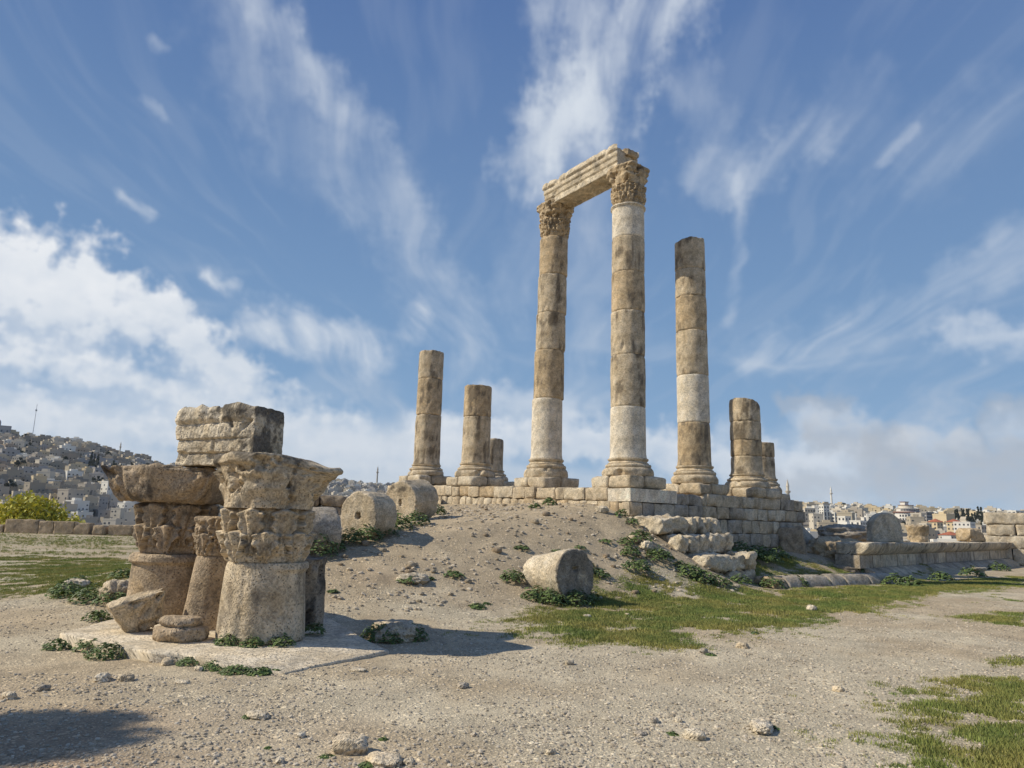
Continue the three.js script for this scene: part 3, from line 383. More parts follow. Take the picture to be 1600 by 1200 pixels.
// stone beam across the two capitals
{
  const a = new THREE.Vector2(1.62, -27.1), b = new THREE.Vector2(3.80, -24.02), d = b.clone().sub(a), L = d.length() + 0.35, ang = Math.atan2(-d.y, d.x), mid = a.clone().add(b).multiplyScalar(0.5);
  const g = thing('stone_beam', 'carved stone beam bridging the two tallest columns', 'architrave', [mid.x, 14.03, mid.y], ang);
  const h = 0.86, geo = blockGeo(L, h, 0.92, { seed: 21, edge: 0.025, amp: 0.012, cell: 0.032, relief: (x, y, z, n) => { const t = y / h; let o = 0; if (Math.abs(n.z) > 0.5) { o += 0.035 * (t > 0.30) + 0.035 * (t > 0.56) + 0.06 * ss(0.80, 0.84, t); for (const k of [0.28, 0.54, 0.78]) o -= 0.034 * Math.exp(-Math.pow((t - k) / 0.022, 2)) * clamp(0.5 + 1.3 * n3(x * 2.6, k * 30, 0), 0, 1.4); o -= 0.05 * ss(0.25, 0.5, fbm(x * 1.6 + 4, y * 2.4, z, 3)); } if (n.y > 0.3 || t > 0.84) o -= 0.11 * ss(-0.05, 0.5, fbm(x * 1.4 + 8, z, 3, 3) + 0.35 * n3(x * 6, y * 3, z * 6)); if (n.y < -0.6) o -= 0.05 * ss(0.36, 0.3, Math.abs(z)) * ss(L / 2 - 0.6, L / 2 - 0.8, Math.abs(x)); return o; } });
  part('beam', paint(geo, { tone: 'pale', seed: 9, dark: 0.5, rust: 0.35, streak: 0.3 }), M.stone, g);
  const rb = part('broken_end', paint(blockGeo(0.5, 0.28, 0.5, { seed: 44, edge: 0.14, amp: 0.06, cell: 0.06 }), { tone: 'warm', seed: 31, dark: 0.6 }), M.stone, g, [L / 2 - 0.1, h - 0.24, -0.16]); rb.rotation.z = -0.1;
}
// ---------------------------------------------------------------- the stack of capitals in front
{
  const poly = [[-5.72, -9.8], [-5.75, -11.0], [-5.2, -12.6], [-3.3, -12.8], [-1.5, -9.62], [-2.35, -8.15], [-3.05, -8.3], [-3.6, -8.62], [-3.95, -8.6], [-4.66, -9.0]];
  const sh = new THREE.Shape(); const rr = rng(9);
  for (let i = 0; i < poly.length; i++) { const [ax, az] = poly[i], [bx, bz] = poly[(i + 1) % poly.length], n = Math.round(Math.hypot(bx - ax, bz - az) / 0.09); for (let k = 0; k < n; k++) { const t = k / n, x = lerp(ax, bx, t), z = lerp(az, bz, t), j = 0.05 * fb2(x * 3, z * 3, 3) + 0.012 * (rr() - 0.5); i || k ? sh.lineTo(x + j, -(z + j)) : sh.moveTo(x + j, -(z + j)); } }
  let g = new THREE.ExtrudeGeometry(sh, { depth: 0.24, bevelEnabled: true, bevelSize: 0.025, bevelThickness: 0.02, bevelSegments: 2, curveSegments: 1 }); g.rotateX(-Math.PI / 2);
  const p = g.attributes.position, uv = g.attributes.uv; for (let i = 0; i < p.count; i++) { const x = p.getX(i), y = p.getY(i), z = p.getZ(i), edge = ss(-3.9, -2.1, x + 0.25 * (z + 9)); p.setY(i, y - 0.085 * edge + 0.014 * fb2(x * 2, z * 2, 2)); uv.setXY(i, (x + y) / 2.1, (z + y) / 2.1); }
  weld(g, 0.5); paint(g, { tone: 'pale', seed: 4, dark: 0.15, rust: 0.25, streak: 0.1 });
  const slab = part(numbered('stone_slab'), g, M.stone, scene, [0, -0.14, 0]); tag(slab, 'low pale slab under the stacked capitals, broken along its front edge', 'slab');
}
const F = [-3.22, -9.95], L = [-5.18, -11.5], MM = [-4.2, -10.7];
const fore = (name, geo, label, cat, at, turn, o) => single(name, paint(geo, o), M.stone, label, cat, at, turn);
fore('pillar_drum', turned(150, steps(0, 0.98, 50), (th, y) => { const c = Math.cos(th), s = Math.sin(th), t = y / 0.98, d = Math.min(y, 0.98 - y); return lerp(0.565, 0.50, t) + 0.035 * fbm(c * 1.5, y * 0.5, s * 1.5 + 3, 3) - 0.018 * Math.exp(-Math.pow((((th + 9.1) % 1.15) - 0.5) / 0.09, 2)) - 0.016 * Math.exp(-d / 0.02) - 0.03 * Math.max(0, n3(c * 4, 2, s * 4)) * Math.exp(-d / 0.06) - 0.02 * ss(0.25, 0.5, fbm(c * 4 + 7, y * 4, s * 4, 3)) + 0.045 * ss(0.86, 0.93, t) * ss(0.3, 0.9, c); }, { rings: 4 }), 'broad pale column drum at the front of the capital stack', 'column drum', [F[0], 0.085, F[1]], 0, { tone: 'beige', seed: 2.2, dark: 0.5, rust: 0.4, streak: 1.2, grain: 0.9, mott: 0.7, stain: [0.17, 0.14, 0.11], low: 0.12 });
fore('leaf_capital', leafCapital(0.475, 0.49, 0.70, { seed: 5, nT: 240, nY: 70, amp: 0.14, wear: 0.018, n: 8, off: 0.35, holes: 0.015 }), 'carved leaf capital on the broad front drum, greyish with crisp leaves', 'capital', [F[0] - 0.01, 1.06, F[1]], 0, { tone: 'beige', seed: 5, dark: 0.78, rust: 0.4, streak: 0.3, grain: 1.4, low: 0.10 });
fore('horned_abacus', hornCapital(0.57, 0.70, [[0.10, 0.34], [Math.PI * 0.5, 0.14], [Math.PI * 0.98, 0.16], [Math.PI * 1.5, 0.3]], { seed: 12, nT: 240, nY: 64, body: 0.62, wear: 0.045, cave: 0.10, flareFrom: -0.15, scroll: 0.02, lip: 0.035, sharp: 0.78, top: (x, z) => 0.07 * fbm(x * 2 + 4, 1, z * 2, 4) - 0.13 * ss(0.25, 0.8, x) }), 'weathered abacus with a long horn pointing right, on front capital', 'capital', [F[0] - 0.02, 1.757, F[1]], 0, { tone: 'beige', seed: 7, dark: 0.85, rust: 0.5, streak: 0.3, grain: 1.3, low: 0.10, patch: (x, y, z) => 0.3 * ss(0.55, 0.68, y) + 0.2 * ss(-0.5, -0.7, x) });
fore('pillar_drum', turned(130, steps(0, 0.98, 40), (th, y) => { const c = Math.cos(th), s = Math.sin(th), t = y / 0.98, d = Math.min(y, 0.98 - y); return lerp(0.575, 0.53, t) + 0.03 * fbm(c * 1.5 + 9, y * 0.6, s * 1.5, 3) + 0.055 * ss(0.85, 0.87, t) * (1 - 0.3 * ss(0.95, 1, t)) - 0.02 * Math.exp(-d / 0.02) - 0.03 * Math.max(0, n3(c * 4 + 9, 2, s * 4)) * Math.exp(-d / 0.06); }), 'column drum with rounded collar, left rear of the capital stack', 'column drum', [L[0], 0.085, L[1]], 0.5, { tone: 'brown', seed: 9.2, dark: 0.45, rust: 0.5, streak: 0.8, grain: 0.9, mott: 0.7 });
fore('leaf_capital', leafCapital(0.46, 0.47, 0.76, { seed: 15, nT: 220, nY: 64, amp: 0.16, wear: 0.018, n: 7, off: 0.1, holes: 0.012 }), 'brown leaf capital with tall fronds under the wide left abacus', 'capital', [L[0] + 0.02, 1.06, L[1]], 0.3, { tone: 'brown', seed: 15, dark: 0.75, rust: 0.5, grain: 1.4, low: 0.10 });
fore('wide_abacus', blockGeo(1.84, 0.53, 1.25, { seed: 19, edge: 0.16, amp: 0.045, cell: 0.028, freq: 2.4, relief: (x, y, z, n) => -0.05 * Math.exp(-Math.pow((x + 0.62) / 0.05, 2)) * (n.z > 0.3) - 0.13 * ss(-0.55, -0.85, x) * ss(0.05, 0.45, fbm(x * 4, y * 4 + 5, z * 4, 3) + 0.15) + 0.02 * Math.sin(y * 70) * (y > 0.44 && y < 0.56 && n.z > 0.5 && x > 0.15 ? 1 : 0), warp: p => { const t = clamp(p.y / 0.58), k = lerp(0.70, 1, Math.pow(t, 0.8)); p.x *= k; p.z *= lerp(0.82, 1, t); p.x += 0.0; } }), 'wide overhanging abacus slab with ragged dark left end', 'capital', [L[0] - 0.02, 1.825, L[1] + 0.12], -0.06, { tone: 'brown', seed: 19, dark: 0.88, rust: 0.55, streak: 0.5, grain: 1.3, low: 0.10, patch: (x, y, z) => 0.28 * ss(-0.5, -0.95, x) + 0.16 * ss(0.42, 0.56, y) });
fore('thin_pillar_drum', turned(100, steps(0, 1.0, 36), (th, y) => { const c = Math.cos(th), s = Math.sin(th), d = Math.min(y, 1 - y); return lerp(0.35, 0.285, y) + 0.02 * fbm(c * 1.6 + 4, y * 1.5, s * 1.6, 3) - 0.015 * Math.exp(-d / 0.02) - 0.02 * ss(0.2, 0.5, fbm(c * 3, y * 4 + 6, s * 3, 3)); }, { mid: y => [-0.03 + 0.06 * y, 0] }), 'slender column drum between the two broad drums of the stack', 'column drum', [MM[0], 0.085, MM[1]], 0, { tone: 'brown', seed: 13, dark: 0.45, rust: 0.5, streak: 0.7, grain: 1.1, mott: 0.8 });
fore('small_capital', leafCapital(0.28, 0.31, 0.56, { seed: 25, nT: 130, nY: 44, amp: 0.07, wear: 0.025, n: 6, off: 0.2, holes: 0.04 }), 'small pitted capital on the slender middle drum', 'capital', [MM[0] + 0.03, 1.08, MM[1]], 0, { tone: 'brown', seed: 25, dark: 0.8, rust: 0.3, grain: 2 });
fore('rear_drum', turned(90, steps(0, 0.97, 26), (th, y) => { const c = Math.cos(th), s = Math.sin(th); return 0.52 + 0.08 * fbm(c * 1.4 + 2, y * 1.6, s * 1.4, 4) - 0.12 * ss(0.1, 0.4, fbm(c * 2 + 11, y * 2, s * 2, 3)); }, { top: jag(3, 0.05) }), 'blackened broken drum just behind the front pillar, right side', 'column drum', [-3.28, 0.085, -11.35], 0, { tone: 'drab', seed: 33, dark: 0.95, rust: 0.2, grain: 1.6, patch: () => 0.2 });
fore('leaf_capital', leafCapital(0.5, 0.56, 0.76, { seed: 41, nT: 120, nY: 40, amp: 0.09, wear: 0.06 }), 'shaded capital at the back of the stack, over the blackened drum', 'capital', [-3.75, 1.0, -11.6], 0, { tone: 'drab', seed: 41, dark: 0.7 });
fore('rear_drum', drumGeo(0.5, 0.48, 0.93, { seed: 71, nT: 60 }), 'hidden rear drum carrying the back capital of the stack', 'column drum', [-3.98, 0.085, -12.0], 0, { tone: 'brown', seed: 71 });
// big moulded block lying on top
{
  const h = 0.83, w = 1.42, d = 0.64;
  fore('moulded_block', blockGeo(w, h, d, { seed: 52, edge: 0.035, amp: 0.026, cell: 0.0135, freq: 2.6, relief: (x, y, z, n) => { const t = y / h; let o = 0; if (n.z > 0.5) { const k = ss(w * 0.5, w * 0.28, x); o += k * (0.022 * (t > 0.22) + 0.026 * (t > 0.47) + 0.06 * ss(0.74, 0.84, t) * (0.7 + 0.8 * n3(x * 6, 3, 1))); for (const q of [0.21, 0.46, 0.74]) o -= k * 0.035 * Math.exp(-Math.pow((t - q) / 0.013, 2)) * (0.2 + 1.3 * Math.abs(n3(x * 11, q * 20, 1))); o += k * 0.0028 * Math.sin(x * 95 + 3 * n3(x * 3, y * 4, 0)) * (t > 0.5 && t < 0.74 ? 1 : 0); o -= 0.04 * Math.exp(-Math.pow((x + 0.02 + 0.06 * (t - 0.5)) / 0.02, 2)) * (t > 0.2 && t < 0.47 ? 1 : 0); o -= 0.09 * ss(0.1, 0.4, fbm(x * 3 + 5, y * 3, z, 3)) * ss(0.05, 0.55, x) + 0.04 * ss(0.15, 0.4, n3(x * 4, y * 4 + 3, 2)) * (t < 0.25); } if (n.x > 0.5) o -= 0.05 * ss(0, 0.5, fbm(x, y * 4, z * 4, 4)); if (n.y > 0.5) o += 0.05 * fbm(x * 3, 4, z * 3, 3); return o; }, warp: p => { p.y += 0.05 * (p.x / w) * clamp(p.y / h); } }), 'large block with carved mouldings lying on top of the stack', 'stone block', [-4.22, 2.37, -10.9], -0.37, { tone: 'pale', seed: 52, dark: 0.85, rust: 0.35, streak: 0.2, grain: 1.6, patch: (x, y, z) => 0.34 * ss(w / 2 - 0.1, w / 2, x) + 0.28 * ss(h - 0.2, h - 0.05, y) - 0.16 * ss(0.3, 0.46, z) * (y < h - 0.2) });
}
{
  const fr = fore('carved_fragment', blockGeo(0.70, 0.46, 0.56, { seed: 61, edge: 0.10, amp: 0.045, cell: 0.03, relief: (x, y, z, n) => n.y < 0.4 && x > -0.1 ? -0.09 * ss(0, 0.35, n3(x * 7, y * 8, z * 7) + 0.1) : 0, warp: p => { const t = p.y / 0.44; p.x *= lerp(0.6, 1, t); p.z *= lerp(0.6, 1, t); } }), 'tilted carved fragment lying on the slab left of the drums', 'stone fragment', [-4.83, 0.15, -10.12], 0.5, { tone: 'beige', seed: 61, dark: 0.5, grain: 1.8 }); fr.rotation.order = 'YXZ'; fr.rotation.z = 0.30; fr.position.y = 0.13;
  fore('worn_stone', turned(70, steps(0, 0.30, 16, 0), (th, y) => { const c = Math.cos(th), s = Math.sin(th); return (y > 0.18 ? 0.245 : 0.305) - 0.04 * Math.exp(-Math.pow((y - 0.19) / 0.02, 2)) + 0.12 * fbm(c * 1.6 + 6, y * 4, s * 1.6, 4) - 0.05 * Math.pow(Math.abs(y - 0.15) / 0.15, 4); }, { top: jag(8, 0.03) }), 'flat round worn stone in two layers on the slab front', 'stone', [-4.1, 0.09, -9.55], 0, { tone: 'brown', seed: 66, dark: 0.35, rust: 0.5, grain: 2 });
}

// ---------------------------------------------------------------- fallen drums
const dowel = (x, z) => (Math.abs(x) < 0.07 && Math.abs(z) < 0.06 ? -0.16 : 0);
function fallen(label, at, dir, len, R0, R1, tiltUp, o = {}) {   // axis of the drum points along dir (towards its visible end)
  const geo = drumGeo(R0, R1, len, { seed: o.seed, amp: 0.02, chip: o.chip ?? 0.09, dent: o.dent ?? 0.10, nT: 110, nY: 30, rings: 18, top: (x, z, k) => (o.hole ?? dowel)(x, z) + 0.03 * fbm(x * 3 + o.seed, 2, z * 3, 3) });
  geo.rotateX(Math.PI / 2); geo.translate(0, 0, -len / 2);   // axis along +z
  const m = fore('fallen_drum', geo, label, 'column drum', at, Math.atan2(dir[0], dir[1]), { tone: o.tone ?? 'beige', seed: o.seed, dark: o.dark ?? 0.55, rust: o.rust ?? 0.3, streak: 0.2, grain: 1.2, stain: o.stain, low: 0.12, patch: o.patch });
  m.rotation.order = 'YXZ'; m.rotation.x = tiltUp; return m;
}
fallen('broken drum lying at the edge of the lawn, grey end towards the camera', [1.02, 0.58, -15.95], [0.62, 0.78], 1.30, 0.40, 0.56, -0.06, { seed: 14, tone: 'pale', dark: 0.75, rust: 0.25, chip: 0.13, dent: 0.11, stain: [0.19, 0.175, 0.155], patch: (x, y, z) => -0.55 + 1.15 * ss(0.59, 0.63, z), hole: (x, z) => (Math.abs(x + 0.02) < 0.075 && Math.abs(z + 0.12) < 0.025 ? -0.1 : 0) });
fallen('fallen drum with dark square socket in its sunlit end', [-3.28, H0(-3.3, -17.3) + 0.47, -17.35], [-0.5, 0.86], 0.8, 0.54, 0.565, 0.03, { seed: 23, tone: 'beige', dark: 0.5 });
fallen('tilted fallen drum at the top of the row, beside the podium', [-2.75, H0(-2.7, -20.6) + 0.55, -20.8], [-0.55, 0.83], 1.0, 0.58, 0.60, 0.12, { seed: 31, tone: 'beige', dark: 0.85, hole: (x, z) => (Math.abs(x) < 0.035 && Math.abs(z) < 0.08 ? -0.12 : 0) });
fallen('rough fallen drum nearest the capital stack, half hidden by it', [-4.4, H0(-4.0, -15.9) + 0.36, -15.95], [-0.85, 0.52], 1.3, 0.56, 0.56, 0.05, { seed: 37, tone: 'grey', dark: 0.7 });

// ---------------------------------------------------------------- low walls round the site
function blockWall(name, label, cat, at, turn, list, tone = 'beige', dark = 0.6) { const g = thing(name, label, cat, at, turn); for (const [x, y, z, w, h, d, o = {}] of list) stoneBlock(g, w, h, d, [x, y, z], { tone, dark, edge: 0.06, amp: 0.03, cell: 0.16, ...o }); return g; }
{
  const list = [[-41, 0, 0, 1.8, 0.55, 0.8], [-38.85, 0, 0, 2.3, 0.62, 0.8]]; let x = -37.6; const r = rng(31);
  for (const [w, h] of [[2.5, 1.05], [1.1, 0.98], [1.5, 0.98], [1.15, 0.9]]) { list.push([x + w / 2, 0, 0, w - 0.03, h, 0.8]); x += w; }
  list.push([x + 0.75, 0, 0.1, 0.95, 0.78, 0.8, { edge: 0.2 }]); x += 1.4; for (let k = 0; k < 12; k++) { const w = lerp(1.1, 2.2, r()); list.push([x + w / 2, 0, 0, w - 0.04, lerp(0.65, 0.85, r()), 0.8]); x += w; }
  blockWall('parapet_wall', 'low parapet of squared stone blocks along the far left edge', 'wall', [0, H(-33, -56) - 0.04, -56.3], 0.02, list, 'brown', 0.62);
}
{
  const list = []; const r = rng(41); for (let c = 0; c < 5; c++) { let x = -4.6; while (x < 3.2 - c * 0.2) { const w = lerp(0.5, 1.1, r()); list.push([x + w / 2, c * 0.44, 0.04 * (r() - 0.5), w - 0.02, 0.43, 0.9, { edge: 0.1, amp: 0.06 }]); x += w; } }
  list.push([2.6, 2.18, 0, 1.0, 0.45, 0.7], [-2.6, 0, 1.4, 0.9, 0.85, 0.7, { tone: 'white', dark: 0.1 }], [-3.9, 0, 1.2, 1.6, 0.5, 0.6, { tone: 'pale' }], [-1.2, 0, 1.6, 1.3, 0.9, 0.8, { edge: 0.3, amp: 0.1 }]);
  blockWall('ruined_wall', 'dark ruined wall behind the row of fallen drums', 'wall', [-6.2, 0.35, -29.5], 0.12, list, 'drab', 0.8);
}
// long moulded wall that runs away to the right
{
  const W0 = [12.3, -26.2], turn = Math.PI / 4, r = rng(51), g = thing('moulded_wall', 'long low wall with moulded foot and cornice running off to the right', 'wall', [W0[0], 0, W0[1]], turn);
  // local x runs along the wall, local z points to the camera side
  const run = (x0, x1, lo, hi, y, h, z, d, o, fn) => { let x = x0; while (x < x1) { const w = lerp(lo, hi, r()); stoneBlock(g, w - 0.02, h, d, [x + w / 2, y, z + 0.03 * (r() - 0.5)], { tone: r() < 0.5 ? 'grey' : 'pale', dark: 0.65, streak: 0.9, ...o, ...(fn ? fn(x) : {}) }); x += w; } };
  const slope = p => { const t = clamp(p.y / 0.40); if (p.z > 0) p.z -= 0.42 * t * t; };
  run(0.3, 34, 0.9, 1.8, -0.05, 0.42, 0.10, 1.3, { edge: 0.04, warp: slope, cell: 0.11 });
  run(-0.1, 23, 1.0, 1.7, 0.37, 0.46, -0.25, 0.85, { edge: 0.02, amp: 0.012 });
  const over = p => { const t = clamp(p.y / 0.44); if (p.z > 0) p.z -= 0.30 * (1 - t) * (1 - t); };
  run(0, 3.9, 1.2, 2.2, 0.825, 0.44, -0.1, 1.2, { warp: over, edge: 0.06, cell: 0.09 });
  run(4.1, 5.2, 0.5, 0.8, 0.825, 0.42, -0.35, 0.75, {});
  run(5.2, 21.6, 0.9, 1.7, 0.825, 0.44, -0.1, 1.2, { warp: over, edge: 0.05, dark: 0.85, cell: 0.1 });
  const at = (t, n, y) => [W0[0] + 0.7071 * t + 0.7071 * n, y, W0[1] - 0.7071 * t + 0.7071 * n];
  fore('rounded_block', blockGeo(1.42, 1.16, 0.4, { seed: 81, edge: 0.07, amp: 0.03, cell: 0.05, warp: p => { const t = clamp(p.y / 1.12); p.y -= 0.30 * Math.pow(Math.abs(p.x) / 0.75, 2.2) * t * (p.x < 0 ? 1.5 : 0.9); p.x *= 1 - 0.10 * t; } }), 'grey round-topped block standing on the moulded wall', 'stone block', at(4.0, -0.3, 1.255), 0.22, { tone: 'pale', seed: 81, dark: 0.25, rust: 0.15, streak: 0.7 });
  fore('eroded_chunk', turned(50, steps(0, 0.72, 14), (th, y) => 0.40 + 0.14 * fbm(Math.cos(th) * 1.6, y * 3, Math.sin(th) * 1.6 + 4, 4) - 0.04 * Math.exp(-Math.pow((y - 0.3) / 0.03, 2)) + 0.06 * ss(0.4, 0.7, y), { top: jag(5, 0.08) }), 'dark eroded stump on the wall beside a small gap', 'stone', at(8.2, -0.3, 1.24), 0, { tone: 'warm', seed: 83, dark: 0.8 });
  fore('small_stone', rockGeo(0.5, 0.16, 0.4, 84, 6), 'small flat white stone lying on the moulded wall', 'stone', at(6.3, -0.3, 1.24), 0, { tone: 'white', seed: 84, dark: 0.1 });
  fore('round_stone', blockGeo(1.0, 0.72, 0.95, { seed: 85, edge: 0.32, amp: 0.05, cell: 0.07 }), 'rounded sunlit block on the wall left of the stacked stones', 'stone block', at(17.8, -0.5, 1.24), turn - 0.5, { tone: 'warm', seed: 85, dark: 0.4 });
  const pile = thing('stacked_block_wall', 'sunlit wall of pale stacked blocks at the far right edge', 'wall', at(22.3, -0.9, 0.9), -0.42);
  for (const [x, y, w, h] of [[1.6, 0, 1.9, 0.72], [3.6, 0, 2.0, 0.74], [5.7, 0, 2.1, 0.74], [0.55, 0.1, 0.9, 0.62], [0.9, 0.73, 1.3, 0.62], [2.05, 0.73, 1.0, 0.62], [3.6, 0.75, 1.9, 0.6], [5.6, 0.75, 2.1, 0.6], [1.6, 1.36, 2.9, 0.66], [4.2, 1.36, 2.3, 0.68], [6.4, 1.36, 2.1, 0.66], [0.5, -0.9, 1.6, 1.0], [2.3, -0.9, 2.0, 0.92], [4.5, -0.9, 2.4, 0.92], [6.6, -0.9, 1.8, 0.92]]) stoneBlock(pile, w - 0.03, h, 0.9, [x, y, 0.04 * (r() - 0.5)], { tone: 'pale', dark: 0.3, rust: 0.5, edge: 0.08, amp: 0.04, cell: 0.12 });
  // step at ground level in front of it
  const st = thing('moulded_step', 'row of moulded kerb stones at lawn level before the moulded wall', 'step', [7.35, -0.06, -21.5], Math.atan2(3.4, 5.2));
  let x = 0; for (const w of [0.75, 0.9, 1.2, 0.8, 1.3, 1.5]) { stoneBlock(st, w - 0.03, 0.36, 0.75, [x + w / 2, 0, 0], { tone: x < 0.5 ? 'warm' : 'grey', dark: 0.45, edge: x < 0.5 ? 0.14 : 0.06, cell: 0.06, warp: p => { if (p.z > 0) p.z -= 0.22 * clamp(p.y / 0.36) ** 2; } }); x += w; }
  fore('small_pedestal', turned(28, steps(0, 0.36, 10), (th, y) => 0.16 + 0.1 * ss(0.2, 0.32, y) + 0.02 * fbm(Math.cos(th) * 2, y * 4, Math.sin(th) * 2, 3), {}), 'small flared pedestal stone at the wall foot', 'stone', [19.0, H(19, -29.9), -29.9], 0, { tone: 'pale', seed: 88, dark: 0.3 });
}
// rubble between podium and moulded wall
{
  const R = [['leaning_slab', 'curved slab leaning upright in the rubble by the podium', 'stone slab', blockGeo(0.95, 1.75, 0.6, { seed: 91, edge: 0.14, amp: 0.07, cell: 0.07, warp: p => { p.z += 0.25 * Math.sin(p.y * 1.5); p.x *= 1 - 0.12 * p.y / 1.75; } }), [10.75, 0.0, -27.6], -0.4, 0.10, 'brown', 0.75],
    ['fallen_drum', 'grey drum lying high in the rubble behind the leaning slab', 'column drum', drumGeo(0.62, 0.6, 1.5, { seed: 92, nT: 50, chip: 0.08 }), [11.9, 0.75, -29.4], 0.4, 0.9, 'grey', 0.5],
    ['boulder', 'large boulder, shaded left and sunlit right, before the moulded wall', 'boulder', rockGeo(2.9, 1.5, 1.7, 93, 22), [12.5, 0.12, -28.3], 0.5, 0, 'warm', 0.4],
    ['boulder', 'long dark boulder on top of the rubble heap', 'boulder', rockGeo(2.4, 0.8, 1.2, 94, 14), [14.1, 1.25, -30.8], 0.2, 0, 'grey', 0.9],
    ['boulder', 'tilted flat stone at the foot of the podium side', 'boulder', blockGeo(1.5, 0.5, 0.9, { seed: 95, edge: 0.15, amp: 0.06, cell: 0.09 }), [9.75, 0.40, -26.9], -0.5, -0.25, 'grey', 0.5],
    ['boulder', 'low grey slab lying under the tilted flat stone', 'boulder', blockGeo(1.7, 0.45, 0.9, { seed: 96, edge: 0.16, amp: 0.06, cell: 0.09 }), [9.5, 0.05, -26.2], -0.6, -0.3, 'grey', 0.5],
    ['boulder', 'squat brown boulder wedged against the podium side wall', 'boulder', rockGeo(1.5, 1.25, 1.2, 97, 14), [10.3, 0.35, -28.3], 0, 0, 'brown', 0.7],
    ['boulder', 'low dark stone sticking from grass below the boulders', 'boulder', rockGeo(2.2, 0.5, 0.8, 98, 12), [11.3, 0.05, -26.6], -0.3, 0, 'drab', 0.8],
    ['boulder', 'small rounded stone in the grass by the podium side', 'boulder', rockGeo(0.7, 0.5, 0.5, 99, 8), [8.9, 0.25, -26.0], 0, 0, 'beige', 0.4]];
  for (const [n, l, c, g, at, turn, tilt, tone, dark] of R) { const m = fore(n, g, l, c, at, turn, { tone, seed: at[0], dark, rust: 0.35, grain: 1.2 }); m.rotation.order = 'YXZ'; m.rotation.z = tilt; }
}
// ---------------------------------------------------------------- loose stones
{
  const words = ['flat-topped rock in a ring of weeds on the mound', 'broad flat rock with weeds in the shadow of the stack', 'pale stone alone on the gravel right of the slab', 'flat stone with a little grass in the left foreground', 'broad pale stone flush with the gravel, lower right', 'grey stone half sunk in the dirt at the bottom edge', 'reddish flat stone at the bottom edge', 'small pale stone on the gravel right of centre', 'yellowish stone with a grassy rim, lower centre', 'pale stone lying on the lawn', 'small grey stone beside the lawn edge', 'tiny pale stone near the drum shadow', 'grey pebble stone, far left gravel', 'dark stone at the left picture edge', 'first grey stone before the slab, left', 'second grey stone before the slab', 'rubble stone under the broken slab edge', 'angular rubble stone under the slab edge', 'flat grey stone in front of the slab', 'small stone left of the yellowish stone', 'grey stone in the weeds of the left lawn', 'white boulder left of the collared drum', 'flat pale stone next to the yellowish one', 'little stone under the slab weeds', 'small grey stone in the lower left gravel', 'pale stone low in the middle foreground', 'pale stone at the lower lawn edge', 'small stone at the lawn edge, centre', 'flat stone set in the path right of the slab', 'small stone near the bottom left edge', 'little stone on the open gravel', 'small stone on the gravel at right', 'lone little stone, lower middle', 'sharp stone on top of the mound by the podium', 'rock among weeds on the mound flank', 'lower rock among weeds on the mound flank', 'upper rock among weeds on the mound flank', 'round stone below the podium steps', 'small stone at the bottom edge, left of centre'];
  ROCKS.forEach(([x, z, w], i) => { const hh = [0, 1].includes(i) ? 0.36 : i === 21 ? 0.85 : [4, 6, 3, 18, 22, 28].includes(i) ? 0.25 : 0.6, h = w * hh; single('loose_stone', paint(rockGeo(w, h, w * (i === 4 ? 0.5 : 0.75), 200 + i * 1.7, w > 0.3 ? 12 : 6), { tone: ['pale', 'beige', 'grey', 'pale', 'pale'][i % 5], seed: i, dark: 0.35, rust: 0.3, grain: 2 }), M.stone, words[i], 'stone', [x, H(x, z) - h * 0.12, z], i * 1.9); });
  // stones scattered over the mound
  const r = rng(88), kinds = [...Array(6)].map((_, k) => paint(rockGeo(1, 0.62, 0.8, 300 + k * 3, 2), { tone: k % 2 ? 'beige' : 'brown', seed: k, dark: 0.4 }));
  let n = 0; while (n < 90) { const x = lerp(-4.5, 5.5, r()), z = lerp(-26, -13.2, r()), y = H0(x, z); if (y < 0.12 || y > 2.3 || uOf(x, z) < -4.4 || vOf(x, z) < 0.2 || r() > 0.35 + 0.4 * fb2(x, z, 2)) continue; const w = lerp(0.10, 0.26, r() * r()), m = single('mound_stone', kinds[n % 6], M.stone, ...((s => [`${w > 0.17 ? 'larger' : 'small'} angular stone on the bare dirt ${s}`, 'stone'])(y > 1.5 ? 'just below the podium front wall, ' + (x < -1 ? 'left part' : x < 1.5 ? 'middle part' : 'right part') : y > 0.8 ? (x < 0 ? 'of the middle mound, left half' : 'of the middle mound, right half') : x < 0 ? 'at the left foot of the mound' : 'at the right foot of the mound')), [x, H(x, z) - w * 0.08, z], r() * 6, 'mound stones ' + (w > 0.17 ? 'larger ' : 'small ') + (y > 1.5 ? 'top ' + (x < -1 ? 'left' : x < 1.5 ? 'middle' : 'right') : (y > 0.8 ? 'middle' : 'foot') + (x < 0 ? ' left' : ' right'))); m.scale.setScalar(w); n++; }
}
